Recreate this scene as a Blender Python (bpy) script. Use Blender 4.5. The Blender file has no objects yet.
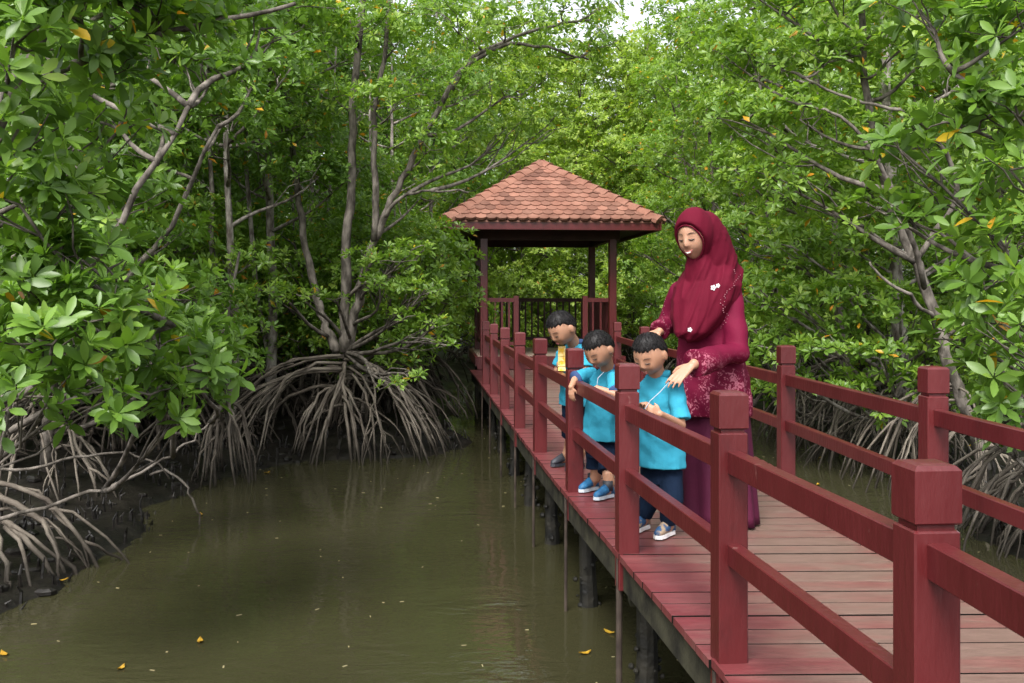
import bpy, bmesh, math, random
import numpy as np
from mathutils import Vector, Matrix, noise as mnoise

# ------------------------------------------------------------------ camera, sky, sun, exposure
FPX = 950.0            # focal length in pixels of the 1024 px wide frame
DECK = 0.72            # height of the deck above the water (water is z = 0)
CAMZ = DECK + 1.15
sc = bpy.context.scene
COL = sc.collection
cam_d = bpy.data.cameras.new('camera'); cam = bpy.data.objects.new('camera', cam_d); COL.objects.link(cam)
cam.location = (0, 0, CAMZ); cam.rotation_euler = (math.radians(90), 0, 0)
cam_d.sensor_width = 36; cam_d.lens = 36 * FPX / 1024
cam_d.shift_y = -(341.5 - 300) / 1024
cam_d.clip_start = .05; cam_d.clip_end = 500
sc.camera = cam
SUN_EL, SUN_AZ = math.radians(52), math.radians(200)     # azimuth clockwise from +Y: from behind the camera, a little left
w = bpy.data.worlds.new('World'); sc.world = w; w.use_nodes = True
nt = w.node_tree; bgn = nt.nodes['Background']
sky = nt.nodes.new('ShaderNodeTexSky'); sky.sky_type = 'NISHITA'; sky.sun_disc = False
sky.sun_elevation = SUN_EL; sky.sun_rotation = SUN_AZ; sky.dust_density = 4; sky.air_density = 1.0; sky.ozone_density = 1
hs = nt.nodes.new('ShaderNodeHueSaturation'); hs.inputs['Saturation'].default_value = .22
nt.links.new(sky.outputs[0], hs.inputs['Color']); nt.links.new(hs.outputs[0], bgn.inputs['Color'])
bgn.inputs['Strength'].default_value = .15
sun_d = bpy.data.lights.new('sun', 'SUN'); sun = bpy.data.objects.new('sun', sun_d); COL.objects.link(sun)
sun_d.energy = 1.5; sun_d.angle = math.radians(22); sun_d.color = (1, .97, .92)
sdir = Vector((math.sin(SUN_AZ) * math.cos(SUN_EL), math.cos(SUN_AZ) * math.cos(SUN_EL), math.sin(SUN_EL)))
sun.rotation_euler = sdir.to_track_quat('Z', 'Y').to_euler()
sc.view_settings.view_transform = 'Standard'; sc.view_settings.look = 'None'
sc.view_settings.exposure = 1.45; sc.view_settings.gamma = 1
sc.render.engine = 'CYCLES'
sc.cycles.max_bounces = 6; sc.cycles.diffuse_bounces = 3; sc.cycles.glossy_bounces = 3
sc.cycles.transmission_bounces = 4; sc.cycles.transparent_max_bounces = 4
sc.cycles.use_denoising = True
sc.cycles.caustics_reflective = False; sc.cycles.caustics_refractive = False

rng = np.random.default_rng(7); random.seed(7)
def at(px, py, d):
    return Vector(((px - 512) / FPX * d, d, CAMZ - (py - 300) / FPX * d))
V = Vector

FS = bpy.data.scenes.new('fuse_work')      # scratch scene for fusing meshes, removed at the end
# ------------------------------------------------------------------ objects and tags
def tag(o, label=None, cat=None, group=None, kind=None):
    if label: o['label'] = label
    if cat: o['category'] = cat
    if group: o['group'] = group
    if kind: o['kind'] = kind
    return o
def empty(name, loc=(0, 0, 0), rz=0.0):
    o = bpy.data.objects.new(name, None); COL.objects.link(o)
    o.location = loc; o.rotation_euler = (0, 0, rz); o.empty_display_size = .1
    return o
def link(name, me, mat, parent=None, world=True):
    """world=True: the mesh is in world coordinates and the parent has only a location (and maybe rz)."""
    if mat is not None and not me.materials: me.materials.append(mat)
    o = bpy.data.objects.new(name, me); COL.objects.link(o)
    if parent is not None:
        o.parent = parent
        if world:
            # world matrix of the parent chain (all are unscaled empties/meshes)
            m = Matrix.Identity(4); p = parent
            while p is not None:
                m = p.matrix_basis @ (p.matrix_parent_inverse @ m if p.parent else m) if False else (p.matrix_basis @ m)
                p = p.parent
            me.transform(m.inverted())
    return o
def mesh_np(name, verts, faces_idx, loop_tot, attr=None, smooth=False):
    me = bpy.data.meshes.new(name)
    nv = len(verts); nl = len(faces_idx); nf = len(loop_tot)
    me.vertices.add(nv); me.vertices.foreach_set('co', np.asarray(verts, np.float32).ravel())
    me.loops.add(nl); me.loops.foreach_set('vertex_index', np.asarray(faces_idx, np.int32))
    me.polygons.add(nf)
    ls = np.zeros(nf, np.int32); ls[1:] = np.cumsum(loop_tot)[:-1]
    me.polygons.foreach_set('loop_start', ls); me.polygons.foreach_set('loop_total', np.asarray(loop_tot, np.int32))
    me.polygons.foreach_set('use_smooth', np.full(nf, bool(smooth)))
    if attr is not None:
        a = me.attributes.new('tint', 'FLOAT', 'POINT'); a.data.foreach_set('value', np.asarray(attr, np.float32))
    me.update(calc_edges=True)
    return me
class MB:
    def __init__(s): s.v = []; s.f = []
    def add(s, vs, fs):
        n = len(s.v); s.v += [tuple(v) for v in vs]; s.f += [tuple(i + n for i in f) for f in fs]; return s
    def box(s, c, h, R=None, ch=0.0):
        """box centre c, half sizes h, optional rotation, optional chamfer on the long edges"""
        vs = []
        if ch <= 0:
            for z in (-1, 1):
                for x, y in ((-1, -1), (1, -1), (1, 1), (-1, 1)): vs.append(V((x * h[0], y * h[1], z * h[2])))
            fs = [(3, 2, 1, 0), (4, 5, 6, 7), (0, 1, 5, 4), (1, 2, 6, 5), (2, 3, 7, 6), (3, 0, 4, 7)]
        else:
            def ring(z, i):
                a, b = h[0] - i, h[1] - i
                return [V(p + (z,)) for p in ((-a + ch, -b), (a - ch, -b), (a, -b + ch), (a, b - ch), (a - ch, b), (-a + ch, b), (-a, b - ch), (-a, -b + ch))]
            zs = [(-h[2], ch), (-h[2] + ch, 0), (h[2] - ch, 0), (h[2], ch)]
            for z, i in zs: vs += ring(z, i * .99)
            fs = [tuple(reversed(range(8))), tuple(range(24, 32))]
            for k in range(3):
                for i in range(8):
                    j = (i + 1) % 8; fs.append((k * 8 + i, k * 8 + j, k * 8 + 8 + j, k * 8 + 8 + i))
        if R is not None: vs = [R @ v for v in vs]
        c = V(c)
        return s.add([v + c for v in vs], fs)
    def bar(s, a, b, hw, hh, ch=0.0):
        """rectangular bar from a to b, half width hw (horizontal), half height hh"""
        a, b = V(a), V(b); d = b - a; L = d.length; y = d.normalized()
        x = y.cross(V((0, 0, 1)))
        if x.length < 1e-4: x = V((1, 0, 0))
        x.normalize(); z = x.cross(y)
        R = Matrix((x, y, z)).transposed()
        return s.box((a + b) / 2, (hw, L / 2, hh), R, ch)
    def tube(s, pts, rad, n=7, cap=True):
        pts = [V(p) for p in pts]; m = len(pts); base = len(s.v)
        up = V((0.13, .21, 1)); prev = None; vs = []
        for i, p in enumerate(pts):
            t = (pts[min(i + 1, m - 1)] - pts[max(i - 1, 0)]).normalized()
            if prev is None:
                x = t.cross(up)
                if x.length < 1e-3: x = t.cross(V((1, 0, 0)))
            else: x = prev - t * prev.dot(t)
            x.normalize(); prev = x; y = t.cross(x)
            r = rad[i] if hasattr(rad, '__len__') else rad
            for k in range(n):
                a = 2 * math.pi * k / n
                vs.append(p + (x * math.cos(a) + y * math.sin(a)) * r)
        fs = []
        for i in range(m - 1):
            for k in range(n):
                j = (k + 1) % n; fs.append((i * n + k, i * n + j, (i + 1) * n + j, (i + 1) * n + k))
        if cap: fs += [tuple(reversed(range(n))), tuple((m - 1) * n + k for k in range(n))]
        return s.add(vs, fs)
    def loft(s, rings, n=32):
        """rings: (centre, rx, ry, yaw[, fold amplitude, fold phase])"""
        vs = []
        for r in rings:
            c, rx, ry, yaw = r[:4]; fa = r[4] if len(r) > 4 else 0; ph = r[5] if len(r) > 5 else 0
            for k in range(n):
                a = 2 * math.pi * k / n
                q = 1 + fa * (math.sin(7 * a + ph) * .6 + math.sin(11 * a + 1.7 + ph * .6) * .5 + math.sin(4 * a + 2) * .3)
                x, y = rx * math.cos(a) * q, ry * math.sin(a) * q
                vs.append(V(c) + V((x * math.cos(yaw) - y * math.sin(yaw), x * math.sin(yaw) + y * math.cos(yaw), 0)))
        m = len(rings); fs = [tuple(reversed(range(n))), tuple((m - 1) * n + k for k in range(n))]
        for i in range(m - 1):
            for k in range(n):
                j = (k + 1) % n; fs.append((i * n + k, i * n + j, (i + 1) * n + j, (i + 1) * n + k))
        return s.add(vs, fs)
    def ball(s, c, r, R=None, nu=20, nv=14, fn=None):
        if not hasattr(r, '__len__'): r = (r, r, r)
        vs = []; c = V(c)
        def pt(d):
            p = fn(d) if fn else V((d.x * r[0], d.y * r[1], d.z * r[2]))
            return (R @ p if R is not None else p) + c
        vs.append(pt(V((0, 0, 1))))
        for i in range(1, nv):
            th = math.pi * i / nv
            for k in range(nu):
                a = 2 * math.pi * k / nu
                vs.append(pt(V((math.sin(th) * math.cos(a), math.sin(th) * math.sin(a), math.cos(th)))))
        vs.append(pt(V((0, 0, -1)))); last = len(vs) - 1
        fs = []
        for k in range(nu):
            j = (k + 1) % nu; fs.append((0, 1 + k, 1 + j)); b = 1 + (nv - 2) * nu; fs.append((last, b + j, b + k))
        for i in range(nv - 2):
            for k in range(nu):
                j = (k + 1) % nu; a0 = 1 + i * nu; fs.append((a0 + k, a0 + nu + k, a0 + nu + j, a0 + j))
        return s.add(vs, fs)
    def cap(s, p0, r0, p1, r1, n=14):
        p0, p1 = V(p0), V(p1)
        s.ball(p0, r0, nu=n, nv=10); s.ball(p1, r1, nu=n, nv=10)
        if (p1 - p0).length > 1e-4: s.tube([p0, p1], [r0 * .995, r1 * .995], n)
        return s
    def mesh(s, name, smooth=False):
        me = bpy.data.meshes.new(name); me.from_pydata(s.v, [], s.f)
        me.polygons.foreach_set('use_smooth', np.full(len(me.polygons), bool(smooth)))
        return me
    def build(s, name, mat, parent=None, smooth=False, world=True):
        return link(name, s.mesh(name, smooth), mat, parent, world)
    def fuse(s, name, mat, parent=None, voxel=.005, it=3, fn=None):
        """one continuous skin over everything in the builder"""
        me = s.mesh(name); bm = bmesh.new(); bm.from_mesh(me); bmesh.ops.recalc_face_normals(bm, faces=bm.faces); bm.to_mesh(me); bm.free()
        o = bpy.data.objects.new('tmp', me); FS.collection.objects.link(o)
        m = o.modifiers.new('r', 'REMESH'); m.mode = 'VOXEL'; m.voxel_size = voxel
        m2 = o.modifiers.new('s', 'SMOOTH'); m2.iterations = it; m2.factor = .6
        with bpy.context.temp_override(scene=FS, view_layer=FS.view_layers[0]):
            dg = bpy.context.evaluated_depsgraph_get()
            out = bpy.data.meshes.new_from_object(o.evaluated_get(dg))
        bpy.data.objects.remove(o)
        out.name = name
        if fn:
            nn_ = np.zeros(len(out.vertices) * 3, np.float32); out.vertices.foreach_get('normal', nn_); nn_ = nn_.reshape(-1, 3)
            cc_ = np.zeros(len(out.vertices) * 3, np.float32); out.vertices.foreach_get('co', cc_); cc_ = cc_.reshape(-1, 3)
            k_ = np.array([fn(V(c)) for c in cc_.tolist()], np.float32); cc_ = cc_ + nn_ * k_[:, None]
            out.vertices.foreach_set('co', cc_.ravel())
        out.polygons.foreach_set('use_smooth', np.ones(len(out.polygons), bool))
        out.materials.clear()
        return link(name, out, mat, parent)

# ------------------------------------------------------------------ materials
def mat(name, col, rough=.6, spec=.5, col2=None, scale=8., bump=0., bscale=40., detail=5., sss=0., lo=.35, hi=.65, stretch=None, metal=0., coord='Object'):
    m = bpy.data.materials.new(name); m.use_nodes = True; n = m.node_tree; p = n.nodes['Principled BSDF']
    p.inputs['Base Color'].default_value = (*col, 1); p.inputs['Roughness'].default_value = rough
    p.inputs['Specular IOR Level'].default_value = spec; p.inputs['Metallic'].default_value = metal
    if sss: p.inputs['Subsurface Weight'].default_value = sss; p.inputs['Subsurface Radius'].default_value = (.02, .008, .004)
    tc = n.nodes.new('ShaderNodeTexCoord'); src = tc.outputs[coord]
    if stretch:
        mp = n.nodes.new('ShaderNodeMapping'); mp.inputs['Scale'].default_value = stretch; n.links.new(src, mp.inputs[0]); src = mp.outputs[0]
    if col2:
        t = n.nodes.new('ShaderNodeTexNoise'); t.inputs['Scale'].default_value = scale; t.inputs['Detail'].default_value = detail
        r = n.nodes.new('ShaderNodeValToRGB'); r.color_ramp.elements[0].position = lo; r.color_ramp.elements[1].position = hi
        r.color_ramp.elements[0].color = (*col, 1); r.color_ramp.elements[1].color = (*col2, 1)
        n.links.new(src, t.inputs[0]); n.links.new(t.outputs[0], r.inputs[0]); n.links.new(r.outputs[0], p.inputs['Base Color'])
    if bump:
        t = n.nodes.new('ShaderNodeTexNoise'); t.inputs['Scale'].default_value = bscale; t.inputs['Detail'].default_value = 6
        b = n.nodes.new('ShaderNodeBump'); b.inputs['Strength'].default_value = bump; b.inputs['Distance'].default_value = .01
        n.links.new(src, t.inputs[0]); n.links.new(t.outputs[0], b.inputs['Height']); n.links.new(b.outputs[0], p.inputs['Normal'])
    return m
def ramp(n, stops, interp='LINEAR'):
    r = n.nodes.new('ShaderNodeValToRGB'); cr = r.color_ramp; cr.interpolation = interp
    while len(cr.elements) < len(stops): cr.elements.new(.5)
    for e, (p, c) in zip(cr.elements, stops): e.position = p; e.color = (*c, 1)
    return r
def leaf_mat(name, stops, trans=.42, rough=.38):
    m = bpy.data.materials.new(name); m.use_nodes = True; n = m.node_tree; p = n.nodes['Principled BSDF']
    a = n.nodes.new('ShaderNodeAttribute'); a.attribute_name = 'tint'
    r = ramp(n, stops)
    n.links.new(a.outputs['Fac'], r.inputs[0])
    n.links.new(r.outputs[0], p.inputs['Base Color']); p.inputs['Roughness'].default_value = rough; p.inputs['Specular IOR Level'].default_value = .45
    tr = n.nodes.new('ShaderNodeBsdfTranslucent'); mx = n.nodes.new('ShaderNodeMixShader'); mx.inputs[0].default_value = trans
    mul = n.nodes.new('ShaderNodeMixRGB'); mul.blend_type = 'MULTIPLY'; mul.inputs[0].default_value = 1; mul.inputs[2].default_value = (1.35, 1.45, .6, 1)
    n.links.new(r.outputs[0], mul.inputs[1]); n.links.new(mul.outputs[0], tr.inputs['Color'])
    n.links.new(p.outputs[0], mx.inputs[1]); n.links.new(tr.outputs[0], mx.inputs[2])
    n.links.new(mx.outputs[0], n.nodes['Material Output'].inputs['Surface'])
    return m
ORANGE = [(.970, (.24, .33, .03)), (.974, (.55, .46, .03)), (1, (.50, .20, .02))]
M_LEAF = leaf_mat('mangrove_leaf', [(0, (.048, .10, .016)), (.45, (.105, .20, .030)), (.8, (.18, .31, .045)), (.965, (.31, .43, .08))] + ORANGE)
M_LEAF_BRIGHT = leaf_mat('sunlit_side_leaf', [(0, (.065, .13, .018)), (.45, (.135, .240, .033)), (.8, (.23, .345, .048)), (.965, (.37, .48, .09))] + ORANGE, .46)  # brighter copy of the mangrove leaf, sunlight put into its colour
M_LEAF_FAR = leaf_mat('haze_toned_far_leaf', [(0, (.12, .19, .033)), (.45, (.22, .32, .05)), (.8, (.34, .44, .075)), (.97, (.48, .55, .14))] + ORANGE[1:], .5, .5)  # haze and back-light of the distance put into a paler leaf colour
M_BARK = mat('bark', (.050, .043, .035), .85, .2, (.20, .175, .15), 13, 1., 45, stretch=(1, 1, .45), lo=.38, hi=.66)
M_BARK_PALE = mat('pale_bark', (.085, .07, .06), .85, .2, (.29, .265, .235), 15, 1., 45, stretch=(1, 1, .45), lo=.38, hi=.62)
M_ROOT = mat('root_bark', (.066, .053, .042), .75, .25, (.20, .172, .138), 5, .5, 45, lo=.35, hi=.72)
def tide(m):
    n = m.node_tree; p = n.nodes['Principled BSDF']; src = p.inputs['Base Color'].links[0].from_socket
    g = n.nodes.new('ShaderNodeNewGeometry'); sp = n.nodes.new('ShaderNodeSeparateXYZ'); n.links.new(g.outputs['Position'], sp.inputs[0])
    t = n.nodes.new('ShaderNodeTexNoise'); t.inputs['Scale'].default_value = 6; n.links.new(g.outputs['Position'], t.inputs[0])
    ad = n.nodes.new('ShaderNodeMath'); ad.operation = 'MULTIPLY_ADD'; ad.inputs[1].default_value = -.35; n.links.new(t.outputs[0], ad.inputs[0]); n.links.new(sp.outputs[2], ad.inputs[2])
    r = n.nodes.new('ShaderNodeMapRange'); r.inputs[1].default_value = -.06; r.inputs[2].default_value = .16; r.inputs[3].default_value = .85; r.inputs[4].default_value = 0; n.links.new(ad.outputs[0], r.inputs[0])
    x = n.nodes.new('ShaderNodeMixRGB'); x.inputs[2].default_value = (.016, .013, .009, 1); n.links.new(r.outputs[0], x.inputs[0]); n.links.new(src, x.inputs[1]); n.links.new(x.outputs[0], p.inputs['Base Color'])
tide(M_ROOT)     # mud left by the tide on the foot of the roots
M_ROOT_DARK = mat('dark_root_bark', (.022, .017, .013), .8, .2, (.075, .062, .05), 7, .5, 45)
M_TWIG = mat('twig', (.10, .075, .055), .8, .2)
M_MUD = mat('mud', (.005, .004, .003), .45, .35, (.017, .014, .011), 5, 1., 25, lo=.4, hi=.7)
M_RED = mat('red_paint', (.064, .006, .0072), .36, .5, (.092, .012, .0135), 6, .24, 50, lo=.3, hi=.75, stretch=(1, 1, .3))
def scuffs(m, col, scale, lo, hi, stretch=(1, 1, 1)):
    n = m.node_tree; p = n.nodes['Principled BSDF']; src = p.inputs['Base Color'].links[0].from_socket; tc = [q for q in n.nodes if q.type == 'TEX_COORD'][0]
    mp = n.nodes.new('ShaderNodeMapping'); mp.inputs['Scale'].default_value = stretch; n.links.new(tc.outputs['Object'], mp.inputs[0])
    t = n.nodes.new('ShaderNodeTexNoise'); t.inputs['Scale'].default_value = scale; t.inputs['Detail'].default_value = 7; t.inputs['Roughness'].default_value = .7; n.links.new(mp.outputs[0], t.inputs[0])
    r = n.nodes.new('ShaderNodeMapRange'); r.inputs[1].default_value = lo; r.inputs[2].default_value = hi; n.links.new(t.outputs[0], r.inputs[0])
    x = n.nodes.new('ShaderNodeMixRGB'); x.inputs[2].default_value = (*col, 1); n.links.new(r.outputs[0], x.inputs[0]); n.links.new(src, x.inputs[1]); n.links.new(x.outputs[0], p.inputs['Base Color'])
scuffs(M_RED, (.19, .09, .08), 17, .655, .72, (1, 1, .5)); scuffs(M_RED, (.03, .006, .006), 5, .58, .85, (1, 1, .4))
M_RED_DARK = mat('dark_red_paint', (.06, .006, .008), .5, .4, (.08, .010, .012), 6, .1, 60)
M_TILE = mat('terracotta', (.165, .074, .052), .8, .25, (.245, .125, .092), 3.2, .4, 60, lo=.3, hi=.7)
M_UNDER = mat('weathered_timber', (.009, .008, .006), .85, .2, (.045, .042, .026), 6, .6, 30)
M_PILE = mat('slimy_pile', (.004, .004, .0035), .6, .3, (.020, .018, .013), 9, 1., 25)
M_PIPE = mat('steel_pipe', (.018, .012, .010), .6, .3, (.06, .045, .035), 9, .3, 40)
M_DARKWOOD = mat('dark_timber', (.030, .016, .013), .7, .3, (.05, .025, .02), 5)
M_FLOOR = mat('pavilion_floor', (.20, .15, .12), .6, .3, (.27, .2, .16), 4)

# ------------------------------------------------------------------ channel, ground, water
SH = [(-4.2, -8), (-3.5, 0), (-3.2, 3), (-3.1, 5.0), (-3.05, 5.7), (-2.85, 6.1), (-3.0, 7.4), (-3.25, 8.6), (-3.1, 9.8), (-2.7, 10.8), (-1.9, 11.15), (-.9, 11.3), (-.5, 12.2),
      (-.9, 14.0), (-1.2, 17.7), (-1.3, 20), (-.6, 23), (.8, 24.2), (2.4, 23.6), (3.2, 21.5), (3.4, 18), (3.9, 15.4), (4.15, 12.7), (4.15, 10.8), (3.95, 8.9), (3.55, 6.8), (3.5, 5.5), (3.7, 3), (4.2, -8)]
SHP = np.array(SH, float)
def shore_dist(x, y):
    """signed distance to the channel's edge: positive on land"""
    P = np.stack([np.ravel(x), np.ravel(y)], 1); a = SHP; b = np.roll(SHP, -1, 0)
    best = np.full(len(P), 1e9); inside = np.zeros(len(P), bool)
    for i in range(len(a)):
        ab = b[i] - a[i]; t = np.clip(((P - a[i]) @ ab) / (ab @ ab), 0, 1)
        d = np.hypot(*(P - (a[i] + t[:, None] * ab)).T); best = np.minimum(best, d)
        c = (a[i][1] > P[:, 1]) != (b[i][1] > P[:, 1])
        with np.errstate(divide='ignore', invalid='ignore'):
            xi = a[i][0] + (P[:, 1] - a[i][1]) * ab[0] / ab[1]
        inside ^= c & (P[:, 0] < xi)
    return np.where(inside, -best, best).reshape(np.shape(x))
def ground_h(x, y):
    x = np.asarray(x, float); y = np.asarray(y, float); d = shore_dist(x, y)
    n = .5 * np.sin(x * 3.1 + 1.3 * np.sin(y * 2.3)) + .5 * np.sin(y * 3.7 + 1.1 * np.sin(x * 2.9 + 1)) + .35 * np.sin(x * 9.1 + y * 4.3) * np.sin(y * 8.3 - x * 3.1) + .25 * np.sin(x * 19 + 2 * np.sin(y * 13)) * np.sin(y * 17 + 1.5 * np.sin(x * 11))
    dd = d + .12 * n
    h = np.where(dd < 0, np.maximum(dd * .9, -.6), .03 * (1 - np.exp(-dd * 14)) + .32 * (1 - np.exp(-dd * .55)) + .045 * n * np.clip(dd * 3, 0, 1))
    return h
def axis_pts(a, b, s, far):
    c = list(np.arange(a, b, s)); e = s; lo = [c[0]]; hi = [c[-1]]
    while hi[-1] < far: e *= 1.35; hi.append(hi[-1] + e)
    e = s
    while lo[-1] > -far: e *= 1.35; lo.append(lo[-1] - e)
    return np.array(lo[::-1][:-1] + c + hi[1:])
gx = axis_pts(-6.5, 6.5, .065, 300); gy = axis_pts(3, 25, .085, 300)
GX, GY = np.meshgrid(gx, gy); GZ = ground_h(GX, GY)
nx_, ny_ = len(gx), len(gy)
idx = np.arange(nx_ * ny_).reshape(ny_, nx_)
quads = np.stack([idx[:-1, :-1], idx[:-1, 1:], idx[1:, 1:], idx[1:, :-1]], -1).reshape(-1, 4)
g = link('mud_ground', mesh_np('mud_ground', np.stack([GX, GY, GZ], -1).reshape(-1, 3), quads.ravel(), np.full(len(quads), 4), smooth=True), M_MUD)
tag(g, 'black wet mangrove mud bank', 'ground', kind='structure')
mw = bpy.data.materials.new('creek_water'); mw.use_nodes = True; n = mw.node_tree; p = n.nodes['Principled BSDF']
tc = n.nodes.new('ShaderNodeTexCoord')
nz = n.nodes.new('ShaderNodeTexNoise'); nz.inputs['Scale'].default_value = .5; nz.inputs['Detail'].default_value = 3
r = ramp(n, [(.3, (.027, .026, .012)), (.7, (.035, .033, .016))])
n.links.new(tc.outputs['Object'], nz.inputs[0]); n.links.new(nz.outputs[0], r.inputs[0]); n.links.new(r.outputs[0], p.inputs['Base Color'])
p.inputs['Roughness'].default_value = .02; p.inputs['IOR'].default_value = 1.333
mp = n.nodes.new('ShaderNodeMapping'); mp.inputs['Scale'].default_value = (1, 2.2, 1); n.links.new(tc.outputs['Object'], mp.inputs[0])
n1 = n.nodes.new('ShaderNodeTexNoise'); n1.inputs['Scale'].default_value = 3.4; n1.inputs['Detail'].default_value = 2.5; n1.inputs['Distortion'].default_value = .6
n2 = n.nodes.new('ShaderNodeTexNoise'); n2.inputs['Scale'].default_value = 13; n2.inputs['Detail'].default_value = 2
n.links.new(mp.outputs[0], n1.inputs[0]); n.links.new(mp.outputs[0], n2.inputs[0])
ad = n.nodes.new('ShaderNodeMath'); ad.operation = 'MULTIPLY_ADD'; ad.inputs[1].default_value = .28
n.links.new(n2.outputs[0], ad.inputs[0]); n.links.new(n1.outputs[0], ad.inputs[2])
bp = n.nodes.new('ShaderNodeBump'); bp.inputs['Strength'].default_value = .26; bp.inputs['Distance'].default_value = .018
nm = n.nodes.new('ShaderNodeTexNoise'); nm.inputs['Scale'].default_value = .8; nm.inputs['Detail'].default_value = 2; n.links.new(tc.outputs['Object'], nm.inputs[0])
mr = n.nodes.new('ShaderNodeMapRange'); mr.inputs[1].default_value = .44; mr.inputs[2].default_value = .66; mr.inputs[3].default_value = .16; mr.inputs[4].default_value = .75
n.links.new(nm.outputs[0], mr.inputs[0]); n.links.new(mr.outputs[0], bp.inputs['Strength'])
n.links.new(ad.outputs[0], bp.inputs['Height']); n.links.new(bp.outputs[0], p.inputs['Normal'])
wm = MB().add([(-60, -60, 0), (60, -60, 0), (60, 60, 0), (-60, 60, 0)], [(0, 1, 2, 3)])
tag(wm.build('creek_water', mw), 'still olive brown creek water', 'water', kind='structure')

# ------------------------------------------------------------------ boardwalk
LP = [(.90, .45), (.828, 1.9), (.692, 3.03), (.527, 4.35), (.376, 5.72), (.212, 7.2), (.068, 8.56), (-.077, 10.04), (-.22, 11.6), (-.356, 13.0)]
RP = [(1.95, .4), (1.92, 2.2), (1.845, 4.16), (1.76, 6.1), (1.63, 8.15), (1.45, 10.4), (1.385, 12.5)]
def lerp_tab(tab, y):
    ys = [t[0] for t in tab]; return float(np.interp(y, ys, [t[1] for t in tab]))
XL_T = [(0, .84), (3.02, .64), (3.021, .635), (4.35, .478), (5.72, .312), (7.2, .152), (13, -.42), (15.7, -.70)]
XR_T = [(0, 2.2), (3.5, 2.12), (4.2, 1.96), (6.1, 1.84), (8.15, 1.71), (12.5, 1.46), (15.7, 1.3)]
def deck_mat():
    m = bpy.data.materials.new('deck_planks'); m.use_nodes = True; n = m.node_tree; p = n.nodes['Principled BSDF']
    tc = n.nodes.new('ShaderNodeTexCoord'); a = n.nodes.new('ShaderNodeAttribute'); a.attribute_name = 'tint'   # tint: 1 at the painted edges, 0 in the trodden middle, plus per-plank change
    mp = n.nodes.new('ShaderNodeMapping'); mp.inputs['Scale'].default_value = (1.4, 6, 1); n.links.new(tc.outputs['Object'], mp.inputs[0])
    n1 = n.nodes.new('ShaderNodeTexNoise'); n1.inputs['Scale'].default_value = 2.2; n1.inputs['Detail'].default_value = 8; n1.inputs['Roughness'].default_value = .65
    n.links.new(mp.outputs[0], n1.inputs[0])
    s = n.nodes.new('ShaderNodeMath'); s.operation = 'MULTIPLY_ADD'; s.inputs[1].default_value = .9; n.links.new(n1.outputs[0], s.inputs[0]); n.links.new(a.outputs['Fac'], s.inputs[2])
    r = ramp(n, [(.42, (.155, .098, .080)), (.6, (.16, .072, .062)), (.8, (.15, .044, .044)), (1.0, (.13, .025, .028))])
    n.links.new(s.outputs[0], r.inputs[0])
    n2 = n.nodes.new('ShaderNodeTexNoise'); n2.inputs['Scale'].default_value = 9; n2.inputs['Detail'].default_value = 8; n.links.new(mp.outputs[0], n2.inputs[0])
    mx = n.nodes.new('ShaderNodeMixRGB'); mx.blend_type = 'MULTIPLY'; mx.inputs[0].default_value = .55
    r2 = ramp(n, [(.25, (.55, .52, .5)), (.7, (1.15, 1.15, 1.15))]); n.links.new(n2.outputs[0], r2.inputs[0])
    n.links.new(r.outputs[0], mx.inputs[1]); n.links.new(r2.outputs[0], mx.inputs[2]); n.links.new(mx.outputs[0], p.inputs['Base Color'])
    p.inputs['Roughness'].default_value = .42; p.inputs['Specular IOR Level'].default_value = .5
    mp2 = n.nodes.new('ShaderNodeMapping'); mp2.inputs['Scale'].default_value = (3, 60, 1); n.links.new(tc.outputs['Object'], mp2.inputs[0])
    n3 = n.nodes.new('ShaderNodeTexNoise'); n3.inputs['Scale'].default_value = 3; n3.inputs['Detail'].default_value = 5; n.links.new(mp2.outputs[0], n3.inputs[0])
    b = n.nodes.new('ShaderNodeBump'); b.inputs['Strength'].default_value = .35; b.inputs['Distance'].default_value = .006
    n.links.new(n3.outputs[0], b.inputs['Height']); n.links.new(b.outputs[0], p.inputs['Normal'])
    return m
M_DECK = deck_mat()
bw = empty('boardwalk', (.7, 8, 0)); tag(bw, 'long red plank boardwalk over the creek, its paint worn in the middle', 'boardwalk')
vs, fi, lt, tn = [], [], [], []
rd = random.Random(3); y = .1; dmi = []
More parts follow.
